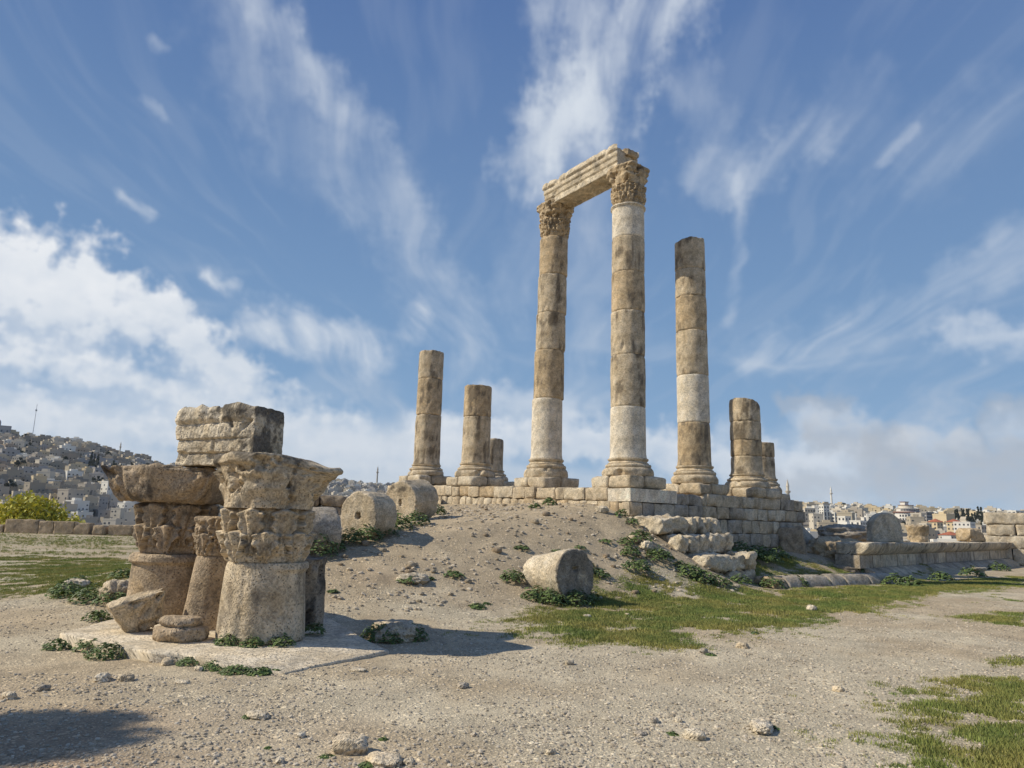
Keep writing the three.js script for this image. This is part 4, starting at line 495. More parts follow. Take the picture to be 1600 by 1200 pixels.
// gravel: nobody could count it
{
  const geo = s => { const g = new THREE.IcosahedronGeometry(1, 0), p = g.attributes.position; for (let i = 0; i < p.count; i++) { const x = p.getX(i), y = p.getY(i), z = p.getZ(i), k = 1 + 0.35 * n3(x * 1.3 + s, y * 1.3, z * 1.3 + s); p.setXYZ(i, x * k, y * k * 0.62, z * k * 0.85); } g.computeVertexNormals(); return g; };
  const scatter = (name, label, count, seed, pick) => { const im = shade(new THREE.InstancedMesh(geo(seed), M.pebble, count)), r = rng(seed), o = new THREE.Object3D(), c = new THREE.Color(); let i = 0; while (i < count) { const s = pick(r); if (!s) continue; const [x, z, w] = s; o.position.set(x, H(x, z) + w * 0.12, z); o.rotation.set(0.5 * (r() - 0.5), r() * 6.3, 0.5 * (r() - 0.5)); o.scale.set(w, w * lerp(0.7, 1.1, r()), w); o.updateMatrix(); im.setMatrixAt(i, o.matrix); const t = r(), k = lerp(0.55, 1.15, r()); c.setRGB(lerp(0.44, 0.56, t) * k, lerp(0.37, 0.49, t) * k, lerp(0.275, 0.385, t) * k); im.setColorAt(i, c); i++; } im.name = name; scene.add(im); tag(im, label, 'gravel', undefined, 'stuff'); };
  scatter('gravel', 'loose gravel over the dirt in the foreground', 90000, 3, r => { const z = -3.4 - 15 * Math.pow(r(), 1.7), x = lerp(-0.85, 0.95, r()) * (-z) * 0.95, f = fb2(x * 0.7, z * 0.7, 3); if (r() > 0.5 + 1.4 * f + 0.25 * ss(-3, 2, x) - 0.45 * green(x, z) || H0(x, z) > 0.5 || (x > -5.8 && x < -1.4 && z > -12.8 && z < -7.9 && x + z < -10.6)) return; return [x, z, 0.005 + 0.020 * Math.pow(r(), 5.5)]; });
  scatter('mound_rubble', 'fine broken rubble strewn over the dirt mound', 5200, 8, r => { const x = lerp(-6, 6.5, r()), z = lerp(-28, -12.5, r()), y = H0(x, z); if (y < 0.08 || vOf(x, z) < 0.1 || uOf(x, z) < -4.5 || r() > 0.5 + 0.9 * fb2(x * 0.9, z * 0.9, 2)) return; return [x, z, 0.012 + 0.06 * Math.pow(r(), 4)]; });
}
// short grass
{
  const mk = (h, n, seed) => { const r = rng(seed), pos = []; for (let i = 0; i < n; i++) { const a = r() * 6.28, x = (r() - 0.5) * 0.09, z = (r() - 0.5) * 0.09, w = 0.0065, hh = h * lerp(0.5, 1.1, r()), lx = Math.cos(a) * hh * 0.6 * r(), lz = Math.sin(a) * hh * 0.6 * r(), px = -Math.sin(a + 1) * w, pz = Math.cos(a + 1) * w; pos.push(x - px, 0, z - pz, x + px, 0, z + pz, x + lx, hh, z + lz); } const g = new THREE.BufferGeometry(); g.setAttribute('position', new THREE.Float32BufferAttribute(pos, 3)); g.computeVertexNormals(); return g; };
  const lay = (name, label, count, seed, area, h) => { const im = shade(new THREE.InstancedMesh(mk(h, 9, seed), M.grass, count)), r = rng(seed), o = new THREE.Object3D(), c = new THREE.Color(); let i = 0, guard = 0; while (i < count && guard++ < count * 40) { const x = lerp(area[0], area[1], r()), z = lerp(area[2], area[3], r()), g = green(x, z), m = g * clamp(0.38 + 1.7 * fb2(x * 1.1, z * 1.1, 3) + 0.8 * fb2(x * 5 + 3, z * 5, 2)); if (r() > m * (seed === 63 ? clamp(0.2 + 2.2 * fb2(x * 2.3, z * 2.3, 3) + 0.25 * (x + 0.4 * z)) : 1)) continue; const s = lerp(0.5, 1.3, r()) * lerp(0.6, 1.1, g); o.position.set(x, H(x, z) - 0.004, z); o.rotation.set(0, r() * 6.3, 0); o.scale.set(1.2 * s, s, 1.2 * s); o.updateMatrix(); im.setMatrixAt(i, o.matrix); const t = clamp(0.5 + 1.4 * fb2(x * 0.9 + 60, z * 0.9, 3) + 0.5 * (r() - 0.5)), k = lerp(0.7, 1.2, r()); c.setRGB(lerp(0.18, 0.37, t) * k, lerp(0.255, 0.33, t) * k, lerp(0.050, 0.09, t) * k); im.setColorAt(i, c); i++; } im.count = i; im.name = name; scene.add(im); tag(im, label, 'grass', undefined, 'stuff'); };
  lay('lawn_grass', 'short patchy grass between the mound and the gravel path', 60000, 61, [-1, 22, -31, -9.5], 0.05);
  lay('left_grass', 'short grass of the level ground left of the stack', 20000, 62, [-18, -6.5, -28, -13], 0.045);
  lay('corner_grass', 'tufted grass in the lower right corner', 6000, 63, [2.4, 6, -9, -4], 0.05);
  lay('far_grass', 'thin grass on the level ground before the left parapet', 7000, 64, [-46, -10, -55, -26], 0.10);
}
// leafy weeds
function weedGeo(w, h, n, seed, leaf = 0.05) {
  const r = rng(seed), pos = [], col = [], idx = [], v = new THREE.Vector3(), a = new THREE.Vector3(), b = new THREE.Vector3(), q = new THREE.Vector3();
  for (let i = 0; i < n; i++) {
    const th = r() * 6.283, rr = Math.sqrt(r()), up = Math.pow(1 - rr * rr, 0.6) * lerp(0.35, 1, Math.pow(r(), 0.5)) * (1 + 0.5 * n3(Math.cos(th) * rr * 2 + seed, seed, Math.sin(th) * rr * 2)); v.set(Math.cos(th) * rr * w / 2 * (1 + 0.25 * n3(Math.cos(th) * 1.5, seed, Math.sin(th) * 1.5)), up * h, Math.sin(th) * rr * w / 2);
    a.set(r() - 0.5, 0.25 * (r() - 0.3), r() - 0.5).normalize(); q.set(a.x * 0.2 + Math.cos(th) * 0.5 * rr + 0.5 * (r() - 0.5), 0.85, Math.sin(th) * 0.5 * rr + 0.5 * (r() - 0.5)).normalize(); b.crossVectors(q, a).normalize(); a.crossVectors(b, q).normalize();
    const s = leaf * lerp(0.55, 1.25, r()), k = lerp(0.6, 1.35, r()), y = r(), o = pos.length / 3, c = [lerp(0.07, 0.15, y) * k, lerp(0.135, 0.21, y) * k, lerp(0.025, 0.04, y) * k];
    for (const [p1, p2, p3] of [[-0.5, 0, 0], [-0.1, 0.42, 0.12], [0.5, 0.2, 0], [0.6, -0.1, -0.1], [0.4, -0.3, 0.02], [-0.15, -0.42, 0.1]]) { pos.push(v.x + s * (a.x * p1 + b.x * p2 + q.x * p3), v.y + s * (a.y * p1 + b.y * p2 + q.y * p3), v.z + s * (a.z * p1 + b.z * p2 + q.z * p3)); col.push(...c); }
    idx.push(o, o + 1, o + 2, o, o + 2, o + 3, o, o + 3, o + 4, o, o + 4, o + 5);
  }
  const g = new THREE.BufferGeometry(); g.setAttribute('position', new THREE.Float32BufferAttribute(pos, 3)); g.setAttribute('color', new THREE.Float32BufferAttribute(col, 3)); g.setIndex(idx); g.computeVertexNormals(); return g;
}
{
  const where = { 'fallen drum': 'dark leafy weeds round the broken drum at the lawn edge', 'left drums': 'dark leafy weeds along the row of fallen drums', mound: 'small weed tuft on the open dirt of the mound', 'slab rock': 'weeds hanging over the flat rock in the stack shadow', pillar: 'small weeds at the foot of the front pillar drum', 'slab front': 'low leafy weeds along the front edge of the slab', 'slab left': 'weed clump at the left end of the slab', 'left lawn': 'tall weeds around the stones of the left lawn', 'wall foot': 'weeds sprouting from the podium front wall', steps: 'weeds on the mound flank beside the podium steps', pit: 'tall dark grassy weeds in the hollow beside the podium', 'right wall': 'weeds along the foot of the moulded wall', foreground: 'tiny weed tuft in the foreground gravel' };
  let k = 0; WEEDS.pillar = [[-3.42, -9.40, 0.34], [-3.12, -9.36, 0.30], [-2.80, -9.50, 0.34], [-2.66, -10.5, 0.36]];
  for (const [key, list] of Object.entries(WEEDS)) for (const [x, z, w0] of list) {
    const w = Math.min(w0, key === 'pit' ? 1.6 : 1.0) * (key === 'mound' || key === 'foreground' ? 0.8 : 1), h = w * (key === 'slab front' || key === 'mound' || key === 'foreground' ? 0.22 : key === 'left drums' || key === 'wall foot' ? 0.5 : 0.4), d = Math.hypot(x, z), leaf = clamp(d * 0.0042, 0.03, 0.10), n = Math.round(clamp(3.2 * w * w / (leaf * leaf), 60, 620));
    single('weed_clump', weedGeo(w, h, n, 500 + ++k, leaf), M.leaf, where[key], 'weed', [x, key === 'pillar' ? 0.075 : H(x, z) - 0.01, z], 0, where[key].replace(/^(small |tall |dark |low |tiny )*/, ''));
  }
}

// ---------------------------------------------------------------- trees
function crownGeo(rx, ry, n, leaf, cols, seed, shape) {
  const r = rng(seed), pos = [], col = [], idx = [], clumps = [...Array(Math.max(6, Math.round(n / 90)))].map(() => { const th = r() * 6.283, u = r() * 2 - 1, q = Math.sqrt(1 - u * u), k = Math.pow(r(), 0.4); return shape === 'cone' ? (() => { const t = Math.pow(r(), 0.8); return [Math.cos(th) * rx * (1 - t) * 0.75, (t * 2 - 1) * ry, Math.sin(th) * rx * (1 - t) * 0.75, rx * lerp(0.5, 0.15, t)]; })() : [Math.cos(th) * q * rx * 0.75 * k, u * ry * 0.75 * k, Math.sin(th) * q * rx * 0.75 * k, rx * lerp(0.2, 0.4, r())]; });
  for (let i = 0; i < n; i++) { const c = clumps[i % clumps.length], th = r() * 6.283, u = r() * 2 - 1, q = Math.sqrt(1 - u * u), k = Math.pow(r(), 0.5) * c[3], o = pos.length / 3, s = leaf * lerp(0.6, 1.3, r()), y = r(), f = lerp(0.65, 1.25, r()), cc = [0, 1, 2].map(j => lerp(cols[0][j], cols[1][j], y) * f); const x = c[0] + Math.cos(th) * q * k, yy = c[1] + u * k * (shape === 'cone' ? 2 : 0.85), z = c[2] + Math.sin(th) * q * k, a = [r() - 0.5, r() - 0.5, r() - 0.5], b = [r() - 0.5, r() - 0.5, r() - 0.5]; for (const [m, n2_] of [[-1, 0], [0, -0.6], [1, 0], [0, 0.6]]) { pos.push(x + s * (a[0] * m + b[0] * n2_), yy + s * (a[1] * m + b[1] * n2_), z + s * (a[2] * m + b[2] * n2_)); col.push(...cc); } idx.push(o, o + 1, o + 2, o, o + 2, o + 3); }
  const g = new THREE.BufferGeometry(); g.setAttribute('position', new THREE.Float32BufferAttribute(pos, 3)); g.setAttribute('color', new THREE.Float32BufferAttribute(col, 3)); g.setIndex(idx); g.computeVertexNormals(); return g;
}
function trunkGeo(h, r0, r1, seed, limbs) { const list = [], pt = [...Array(6)].map((_, i) => new THREE.Vector3(0.12 * h * 0.3 * n3(i * 0.7, seed, 1), h * i / 5, 0.12 * h * 0.3 * n3(i * 0.7, seed, 5))); const tube = (pts, a, b) => { const g = new THREE.TubeGeometry(new THREE.CatmullRomCurve3(pts), 8, 1, 7), p = g.attributes.position, c = new THREE.CatmullRomCurve3(pts); for (let i = 0; i <= 8; i++) { const q = c.getPointAt(i / 8), k = lerp(a, b, i / 8); for (let j = 0; j <= 7; j++) { const o = i * 8 + j; p.setXYZ(o, q.x + (p.getX(o) - q.x) * k, q.y + (p.getY(o) - q.y) * k, q.z + (p.getZ(o) - q.z) * k); } } list.push(g); }; tube(pt, r0, r1); const rr = rng(seed); for (let k = 0; k < limbs; k++) { const t = lerp(0.4, 0.95, rr()), s = pt[Math.floor(t * 5)].clone(), a = rr() * 6.28, l = h * lerp(0.35, 0.6, rr()); tube([s, s.clone().add(new THREE.Vector3(Math.cos(a) * l * 0.5, l * 0.3, Math.sin(a) * l * 0.5)), s.clone().add(new THREE.Vector3(Math.cos(a) * l * 0.8, l * 0.75, Math.sin(a) * l * 0.8))], r1 * 0.8, r1 * 0.2); } return mergeGeometries(list); }
function tree(name, label, at, rx, ry, th, n, leaf, cols, seed, shape, group) { const g = thing(name, label, 'tree', at, 0, group); part('trunk', trunkGeo(th + ry * 0.8, rx * 0.09, rx * 0.05, seed, shape === 'cone' ? 0 : name === 'added_slim_tree' ? 0 : 5), M.bark, g); part('crown', crownGeo(rx, ry, n, leaf, cols, seed, shape), M.leaf, g, [0, th + ry, 0]); return g; }
{
  const yl = [[0.36, 0.38, 0.04], [0.66, 0.56, 0.05]], dk = [[0.022, 0.035, 0.016], [0.05, 0.065, 0.025]];
  tree('yellow_tree', 'largest yellow-green tree behind the left parapet', [-44.2, -6.7, -68], 3.5, 3.2, 3.9, 15000, 0.38, yl, 7, 'round');
  tree('yellow_tree', 'dark-hearted yellow-green tree at the left picture edge', [-50.2, -6.8, -68], 2.9, 3.1, 3.2, 10000, 0.38, [[0.10, 0.12, 0.03], [0.40, 0.38, 0.04]], 8, 'round');
  tree('yellow_tree', 'small yellow-green tree at the right of the left trees', [-41.0, -7.1, -68], 2.6, 2.5, 3.8, 9000, 0.38, yl, 9, 'round');
  tree('added_slim_tree', 'unseen tall slim tree added beyond the left edge to cast the soft foreground shadow', [-12.55, H(-12.5, -4.6), -4.6], 0.8, 0.6, 7.2, 7000, 0.2, [[0.06, 0.08, 0.03], [0.10, 0.12, 0.05]], 12, 'round');  // unseen shadow caster, added and shaped for the soft shade on the gravel
  const r = rng(71), cy = [...Array(3)].map((_, k) => [crownGeo(2.3, 7, 1100, 1.1, dk, 80 + k, 'cone'), trunkGeo(6, 0.35, 0.2, 80 + k, 0)]);
  const place = (az, d, s, label, group, kind) => { const a = az * Math.PI / 180, x = Math.sin(a) * d, z = -Math.cos(a) * d, g = thing(kind === 'cone' ? 'cypress_tree' : 'dark_tree', label, 'tree', [x, hillH(az, d) - 0.5, z], r() * 6, group), c = kind === 'cone' ? cy[Math.floor(r() * 3)] : rd[Math.floor(r() * 2)]; part('trunk', c[1], M.bark, g); part('crown', c[0], M.leaf, g, [0, kind === 'cone' ? 7.6 : 6.2, 0]); g.scale.setScalar(s); };
  const rd = [...Array(2)].map((_, k) => [crownGeo(4.4, 3.6, 420, 1.7, dk, 90 + k, 'round'), trunkGeo(5, 0.4, 0.25, 90 + k, 3)]);
  for (let k = 0; k < 15; k++) place(lerp(31.3, 33.6, k / 14) + 0.1 * r(), lerp(790, 860, r()), lerp(1.0, 1.5, r()), 'dark cypress in the dense grove right of the terraced hotel', 'cypress grove', 'cone');
  for (let k = 0; k < 12; k++) place(lerp(-28.9, -27.2, r()), lerp(870, 930, r()), lerp(0.9, 1.4, r()), 'dark cypress in a grove among the hillside houses', 'hillside cypress grove', 'cone');
  for (let k = 0; k < 9; k++) place(lerp(-30.6, -29.4, r()), lerp(900, 960, r()), lerp(0.9, 1.3, r()), 'dark cypress in the left grove of the hillside', 'left hillside cypress grove', 'cone');
  for (let k = 0; k < 26; k++) { const az = lerp(-36, -22, r()), d = lerp(600, 1160, r()), w = `${d < 800 ? 'low' : d < 980 ? 'halfway up' : 'high'} on the left hillside, ${az < -31 ? 'left' : az < -27 ? 'middle' : 'right'} part`; place(az, d, lerp(0.7, 1.4, r()), 'dark round tree between houses ' + w, 'hillside trees ' + w, 'round'); };
  for (let k = 0; k < 22; k++) { const az = lerp(20.5, 36, r()), d = lerp(520, 1000, r()), w = `${d < 680 ? 'near front' : d < 840 ? 'middle' : 'back'} of the right city, ${az < 26 ? 'left' : az < 31 ? 'centre' : 'right'} part`; place(az, d, lerp(0.6, 1.2, r()), 'dark round tree between buildings, ' + w, 'city trees ' + w, 'round'); };
  for (let k = 0; k < 5; k++) place(24.5 + 0.25 * k, 430 + 6 * k, 0.95, 'dark leafy tree before the white apartment blocks', 'trees before the white apartment blocks', 'round');
}

// ---------------------------------------------------------------- city
const boxAt = (w, h, d, x, y, z) => new THREE.BoxGeometry(w, h, d).translate(x, y + h / 2, z);
const strip = g => { const n = g.toNonIndexed(); n.deleteAttribute('uv'); return n; };
function houseParts(w, d, fl, seed) {
  const r = rng(seed), h = fl * 3.1 + 0.7, walls = [boxAt(w, h + 8, d, 0, -8, 0)], win = [];
  for (const s of [-1, 1]) { walls.push(boxAt(w + 0.3, 0.9, 0.25, 0, h, s * d / 2)); walls.push(boxAt(0.25, 0.9, d - 0.26, s * w / 2, h, 0)); }
  if (r() < 0.75) walls.push(boxAt(w * lerp(0.25, 0.5, r()), 2.7, d * lerp(0.3, 0.5, r()), w * 0.2 * (r() - 0.5), h, d * 0.2 * (r() - 0.5)));
  if (r() < 0.5) walls.push(boxAt(w * 0.4, fl * 3.1 * 0.6, 2.2, w * 0.2, 0, d / 2 + 1.05));
  for (let k = 0; k < 3; k++) if (r() < 0.6) walls.push(new THREE.CylinderGeometry(0.6, 0.6, 1.5, 8).translate((r() - 0.5) * w * 0.7, h + 0.75, (r() - 0.5) * d * 0.6));
  for (let f = 0; f < fl; f++) { const n = Math.max(2, Math.round(w / 3.2)), m = Math.max(2, Math.round(d / 3.4)); for (let i = 0; i < n; i++) for (const s of [-1, 1]) if (r() < 0.62) win.push(boxAt(lerp(0.8, 1.7, r()), lerp(1.0, 1.6, r()), 0.12, (i + 0.5) / n * w - w / 2, f * 3.1 + 1.0, s * (d / 2 + 0.01))); for (let i = 0; i < m; i++) for (const s of [-1, 1]) if (r() < 0.5) win.push(boxAt(0.12, 1.4, 1.2, s * (w / 2 + 0.01), f * 3.1 + 1.0, (i + 0.5) / m * d - d / 2)); }
  return [mergeGeometries(walls.map(strip)), mergeGeometries(win.map(strip))];
}
{
  const r = rng(404), kinds = []; for (let k = 0; k < 16; k++) { const fl = 2 + Math.floor(r() * 3.4), w = lerp(7.5, 13.5, r()), d = lerp(7, 11, r()); kinds.push({ w, d, fl, g: houseParts(w, d, fl, 900 + k) }); }
  const spots = [], near = (x, z, s) => spots.some(p => Math.abs(p.x - x) < s && Math.abs(p.z - z) < s && Math.hypot(p.x - x, p.z - z) < s);
  const sow = (a0, a1, d0, d1, tries, gap, zone) => { for (let i = 0; i < tries; i++) { const az = lerp(a0, a1, r()), d = Math.sqrt(lerp(d0 * d0, d1 * d1, r())), a = az * Math.PI / 180, x = Math.sin(a) * d, z = -Math.cos(a) * d; if (near(x, z, gap * lerp(0.85, 1.2, r()))) continue; if (fb2(x * 0.006 + 5, z * 0.006, 2) > 0.34) continue; spots.push({ x, z, az, d, zone, y: hillH(az, d), k: Math.floor(r() * 16), turn: -a + (r() - 0.5) * 1.5, m: r(), s: lerp(0.62, 1.12, r()) }); } };
  sow(-37.5, -21, 560, 1190, 7500, 11.8, 0); sow(-17, -6.5, 1000, 2050, 2600, 17, 1); sow(19, 37.5, 700, 1280, 2600, 17, 2); sow(19.5, 37, 500, 700, 120, 24, 2); sow(19.5, 37.5, 300, 520, 500, 19, 2);
  const hidden = p => p.az > -21 && p.az < -17; spots.sort((p, q) => p.d - q.d);
  const shown = spots.filter(p => !hidden(p)), solo = shown.slice(0, 300), rest = shown.slice(300);
  const labels = ['flat-roofed stone house on the shaded hillside beyond the left parapet', 'distant house on the faint far hill behind the fallen drums', 'flat-roofed pale house of the city beyond the moulded wall'], groups = ['houses on the left hillside', 'houses on the far middle hill', 'houses of the right city'];
  const weights = [[1, 2, 2, 3, 1, 4, 7, 6, 0, 8, 3, 5], [1, 2, 3, 0, 5, 7], [0, 0, 1, 1, 2, 4, 3]], pick = p => { const w = weights[p.zone]; return w[Math.floor(p.m * w.length)]; };
  const tint = ['white', 'cream', 'tan', 'grey-beige', 'yellowish', 'grey', 'brown', 'dull brown', 'dark grey'], count = ['', '', 'two', 'three', 'four', 'five'];
  for (const p of solo) { const q = kinds[p.k], hh = p.zone === 0 ? (p.d < 720 ? 'low on the left hillside' : p.d < 850 ? 'halfway up the left hillside' : 'high on the left hillside') : p.zone === 1 ? labels[1].replace('distant house ', '') : (p.d < 520 ? 'nearest beyond the moulded wall' : p.d < 800 ? 'in the middle of the right city' : 'far back in the right city') + (p.az < 28 ? ', left part' : ', right part'), lb = `${tint[pick(p)]} ${count[q.fl]}-storey flat-roofed house ${hh}`, g = thing('hillside_house', lb, 'house', [p.x, p.y, p.z], p.turn, groups[p.zone] + ': ' + lb); part('wall', q.g[0], plaster[pick(p)], g); const wn = part('windows', q.g[1], M.pane, g); wn.userData.kind = 'stuff'; g.scale.setScalar(p.s); }
  // the houses farther off, too small to tell apart one by one
  const q = kinds[3].g, gW = q[0].clone(), gP = q[1].clone(); for (const [g, v] of [[gW, 1], [gP, 0.09]]) g.setAttribute('color', new THREE.Float32BufferAttribute(new Float32Array(g.attributes.position.count * 3).fill(v), 3));
  const im = shade(new THREE.InstancedMesh(mergeGeometries([gW, gP]), new THREE.MeshStandardMaterial({ name: 'far plaster', vertexColors: true, roughness: 0.95 }), rest.length)), o = new THREE.Object3D();
  rest.forEach((p, i) => { o.position.set(p.x, p.y, p.z); o.rotation.set(0, p.turn, 0); o.scale.set(p.s * lerp(0.7, 1.2, p.m), p.s * lerp(0.6, 1.25, (p.m * 7) % 1), p.s); o.updateMatrix(); im.setMatrixAt(i, o.matrix); im.setColorAt(i, plaster[pick(p)].color); });
  im.name = 'distant_houses'; scene.add(im); tag(im, 'mass of small distant houses covering the far hills', 'houses', undefined, 'stuff');
}
// nearer buildings on the right, each with its own windows
const winGeo = {}; const winBox = (w, h) => winGeo[w + '_' + h] ??= new THREE.BoxGeometry(w, h, 0.16);
function building(label, [x, y, z], w, d, h, turn, { mat = 0, floors, cols = 4, sides = 2, ww = 1.3, wh = 1.5, roof, band, name = 'city_building', cat = 'building', skip = 0 }) {
  const g = thing(name, label, cat, [x, y, z], turn); part('wall', boxAt(w, h + 8, d, 0, -8, 0), plaster[mat], g);
  part('parapet', mergeGeometries([boxAt(w + 0.4, 0.7, 0.3, 0, h, d / 2), boxAt(w + 0.4, 0.7, 0.3, 0, h, -d / 2), boxAt(0.3, 0.7, d - 0.4, w / 2, h, 0), boxAt(0.3, 0.7, d - 0.4, -w / 2, h, 0)].map(strip)), plaster[mat], g);
  const fl = floors ?? Math.max(1, Math.round(h / 3.2)), fh = h / fl, r = rng(Math.round(x * 3 + h));
  for (let f = 0; f < fl; f++) {
    if (band) { part('window', winBox(w * 0.9, fh * 0.45), M.pane, g, [0, f * fh + fh * 0.55, d / 2 + 0.03]); part('window', winBox(d * 0.86, fh * 0.45), M.pane, g, [-w / 2 - 0.03, f * fh + fh * 0.55, 0], Math.PI / 2); continue; }
    for (let i = 0; i < cols; i++) if (r() >= skip) { const m = part('window', winBox(ww, wh), M.pane, g, [(i + 0.5) / cols * w - w / 2, f * fh + fh * 0.55, d / 2 + 0.03]); if (i % 2 === 0 && f > 0) part('sill', winBox(ww + 0.4, 0.2), plaster[mat], m, [0, -wh / 2 - 0.1, 0.1]); }
    for (let i = 0; i < sides; i++) if (r() >= skip) part('window', winBox(ww, wh), M.pane, g, [-w / 2 - 0.03, f * fh + fh * 0.55, (i + 0.5) / sides * d - d / 2], Math.PI / 2);
  }
  if (roof === 'hip') { const c = new THREE.ConeGeometry(1, 1, 4, 1); c.rotateY(Math.PI / 4); c.scale((w + 1.4) * 0.707, 2.6, (d + 1.4) * 0.707); part('roof', c, M.red, g, [0, h + 2.0, 0]); }
  return g;
}
{
  building('white block with a tall stair tower, leftmost of the white buildings', [275.4, 16.6, -640], 6, 6, 6.6, 0.3, { cols: 2 });
  building('white building with deep vertical slots beside the stair tower', [258.5, 5.4, -600], 6.5, 5, 11.3, 0.35, { mat: 0, cols: 2, wh: 3, floors: 3 });
  building('white three-storey house with one large dark opening', [266.6, 7.6, -601], 7.5, 7, 8.2, 0.5, { cols: 2, ww: 2 });
  building('cream house with paired windows before the long grey office', [237.6, 5.2, -520], 6.5, 6, 6.2, 0.55, { mat: 0, cols: 2 });
  building('long cream and grey house with five windows in a row', [241, 2.4, -503], 13, 8, 6.0, 0.55, { mat: 0, cols: 5, sides: 2 });
  building('grey unfinished block with large dark openings, just over the rubble', [216.5, -4.9, -450], 10.5, 6, 9.2, 0.42, { mat: 5, cols: 3, floors: 3, ww: 2.3, wh: 1.9 });
  building('long grey office block with continuous window bands', [323, 10.1, -650], 18, 9, 7.3, 0.75, { mat: 5, band: true, floors: 2 });
  building('yellowish house above the long cream house', [319, 13.5, -690], 8, 7, 7, 0.55, { mat: 4, cols: 2 });
  building('pale apartment house above the rubble heap, left', [264.1, 9.2, -650], 11, 9, 11, 0.3, { mat: 1, cols: 4 });
  building('grey apartment house behind the round-topped block', [239.1, -5.7, -472], 12, 8, 12.8, 0.45, { mat: 5, cols: 4 });
  building('blue-grey glazed block right of the terraced hotel', [399.5, 12, -700], 10, 6, 9, 0.4, { mat: 5, band: true, floors: 3 });
  building('long low dark-roofed block between hotel and cypress grove', [427, 11.4, -722], 19, 8, 7.0, 0.3, { mat: 5, cols: 6 });
  building('yellow house with a flat orange roof under the hotel', [343, 1.5, -590], 8, 7, 8.6, 0.5, { mat: 4, cols: 2, roof: 'hip' });
  building('beige house with orange roof below the cypress grove', [364, 3.9, -600], 10, 7, 6.6, 0.5, { mat: 4, cols: 3, roof: 'hip' });
  building('low house with large orange hipped roof before the tall white block', [312, -5.3, -520], 12, 9, 5.4, 0.35, { mat: 1, cols: 3, roof: 'hip' });
  building('small cream house with shaded right side below the hotel', [329, 0.3, -580], 6.5, 6, 8.4, 0.5, { mat: 1, cols: 2 });
  building('orange-roofed house partly behind the dark eroded stump', [300.2, -6.2, -541], 12, 7, 9.4, 0.35, { mat: 2, cols: 3, roof: 'hip' });
  building('tall white apartment block with rows of small windows', [335, -5.3, -540], 11.5, 11, 15.2, 0.72, { mat: 0, cols: 4, sides: 4, floors: 5, ww: 1.1, wh: 1.2 });
  building('lower grey house attached right of the tall white block', [386.4, 1.4, -602], 9, 8, 7.2, 0.4, { mat: 3, cols: 3 });
  building('bright white block at the right edge above the stacked stones', [479, 15.1, -690], 14, 9, 8.9, 0.3, { mat: 0, cols: 3, floors: 2, ww: 2.4, wh: 2.6 });
  // terraced hotel with a curved front and red roof edges
  const g = thing('terraced_hotel', 'white curved hotel with red roof edges and stepped upper floors', 'building', [383, 11.6, -706], 0.4);
  const arc = (R, h, y, mat, name, parent = g, s = 1) => { const c = new THREE.CylinderGeometry(R * s, R * s, h, 28); return part(name, c, mat, parent, [0, y + h / 2, 0]); };
  arc(10.2, 17, -8, plaster[0], 'wall'); arc(11.4, 0.9, 9.0, M.brown, 'roof_edge'); arc(8.6, 2.9, 9.9, plaster[0], 'upper_wall'); arc(9.2, 0.5, 12.8, plaster[0], 'terrace'); arc(6.6, 2.6, 13.3, plaster[1], 'upper_wall'); arc(7.0, 0.35, 15.9, M.brown, 'roof_edge'); part('tower', boxAt(5, 5.6, 5, -3.2, 13.3, 1), plaster[0], g); part('roof_edge', boxAt(6, 0.5, 6, -3.2, 18.9, 1), M.brown, g);
  part('wing', boxAt(14, 2.8, 9, 8, 9.6, -2), plaster[5], g); part('roof_edge', boxAt(15, 0.5, 10, 8, 12.4, -2), M.brown, g);
  for (let f = 0; f < 2; f++) for (let i = -6; i <= 6; i++) { const a = i * 0.24; part('window', winBox(1.3, 1.9), M.pane, g, [Math.sin(a) * 10.25, 2.6 + f * 3.4, Math.cos(a) * 10.25], a); }
  for (let i = -5; i <= 5; i++) { const a = i * 0.27; part('window', winBox(1.9, 1.2), M.pane, g, [Math.sin(a) * 8.65, 11.4, Math.cos(a) * 8.65], a); }
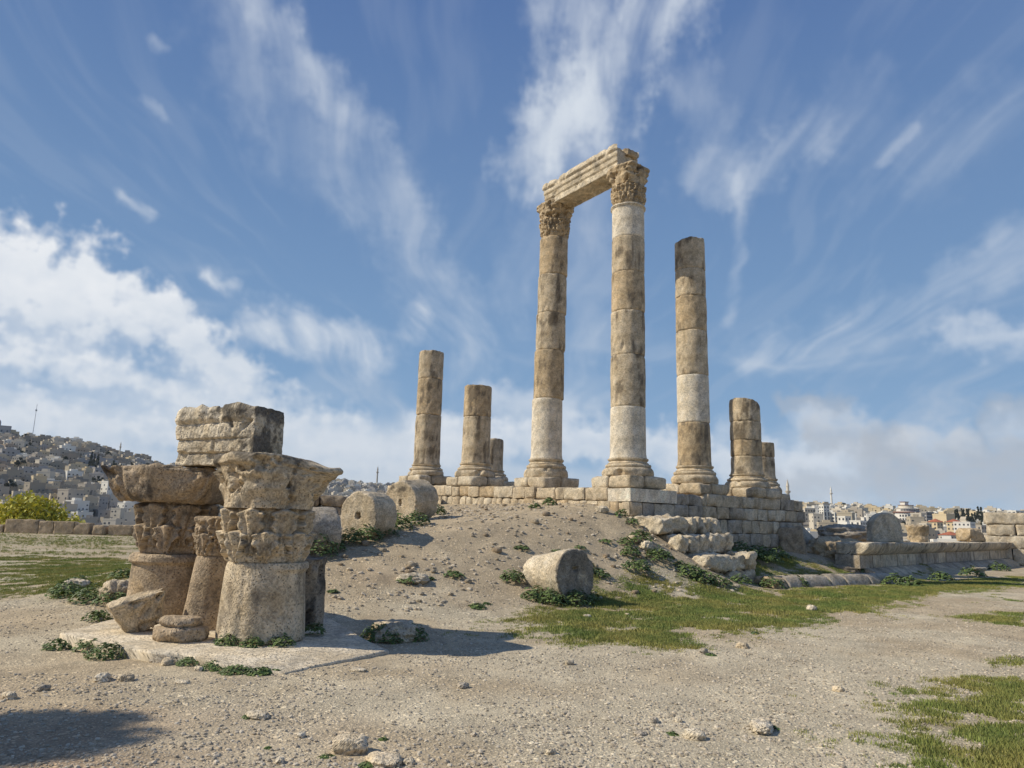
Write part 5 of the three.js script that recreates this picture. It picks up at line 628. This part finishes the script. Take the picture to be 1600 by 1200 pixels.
  // minarets and masts on the skylines
  const minaret = (label, az, d, h, mat) => { const a = az * Math.PI / 180, m = thing('minaret', label, 'minaret', [Math.sin(a) * d, hillH(az, d), -Math.cos(a) * d]); part('shaft', new THREE.CylinderGeometry(h * 0.035, h * 0.045, h * 0.8, 12).translate(0, h * 0.4, 0), mat, m); part('gallery', new THREE.CylinderGeometry(h * 0.075, h * 0.05, h * 0.06, 12).translate(0, h * 0.66, 0), mat, m); part('cap', new THREE.ConeGeometry(h * 0.045, h * 0.2, 12).translate(0, h * 0.9, 0), mat, m); };
  minaret('pale minaret just right of the podium end', 20.9, 760, 38, plaster[1]); minaret('thin white minaret on the skyline of the right city', 23.8, 1180, 34, plaster[0]); minaret('slender minaret on the faint hill behind the fallen drums', -10.3, 1950, 52, plaster[3]); minaret('pale pointed monument tower on the left hill skyline', -28.3, 1140, 22, plaster[1]);
  const mast = (label, az, d, h) => { const a = az * Math.PI / 180, m = thing('radio_mast', label, 'mast', [Math.sin(a) * d, hillH(az, d), -Math.cos(a) * d]); part('pole', new THREE.CylinderGeometry(0.22, 0.4, h, 6).translate(0, h / 2, 0), M.metal, m); part('aerial', boxAt(1.6, 2.2, 1.6, 0, h * 0.8, 0), M.metal, m); };
  mast('tall thin radio mast on the left hill skyline', -33.5, 1150, 48);
  const dm = thing('domed_hall', 'dark domed hall on the hilltop at the left picture edge', 'building', [-1150 * Math.sin(35.35 * Math.PI / 180), hillH(-35.35, 1150) - 2, -1150 * Math.cos(35.35 * Math.PI / 180)], 0.6); part('wall', boxAt(26, 20, 18, 0, -4, 0), plaster[5], dm); part('drum', new THREE.CylinderGeometry(5.2, 5.2, 4, 20).translate(-4, 18, 0), plaster[5], dm); part('dome', new THREE.SphereGeometry(5.2, 20, 12, 0, 6.3, 0, 1.6).translate(-4, 20, 0), plaster[5], dm); for (let i = 0; i < 4; i++) part('window', winBox(1.6, 2.6), M.pane, dm, [-9 + i * 6, 9, 9.03]);
}
scene.fog = new THREE.FogExp2(0xc3cfdc, 0.00006);
renderer.render(scene, camera);
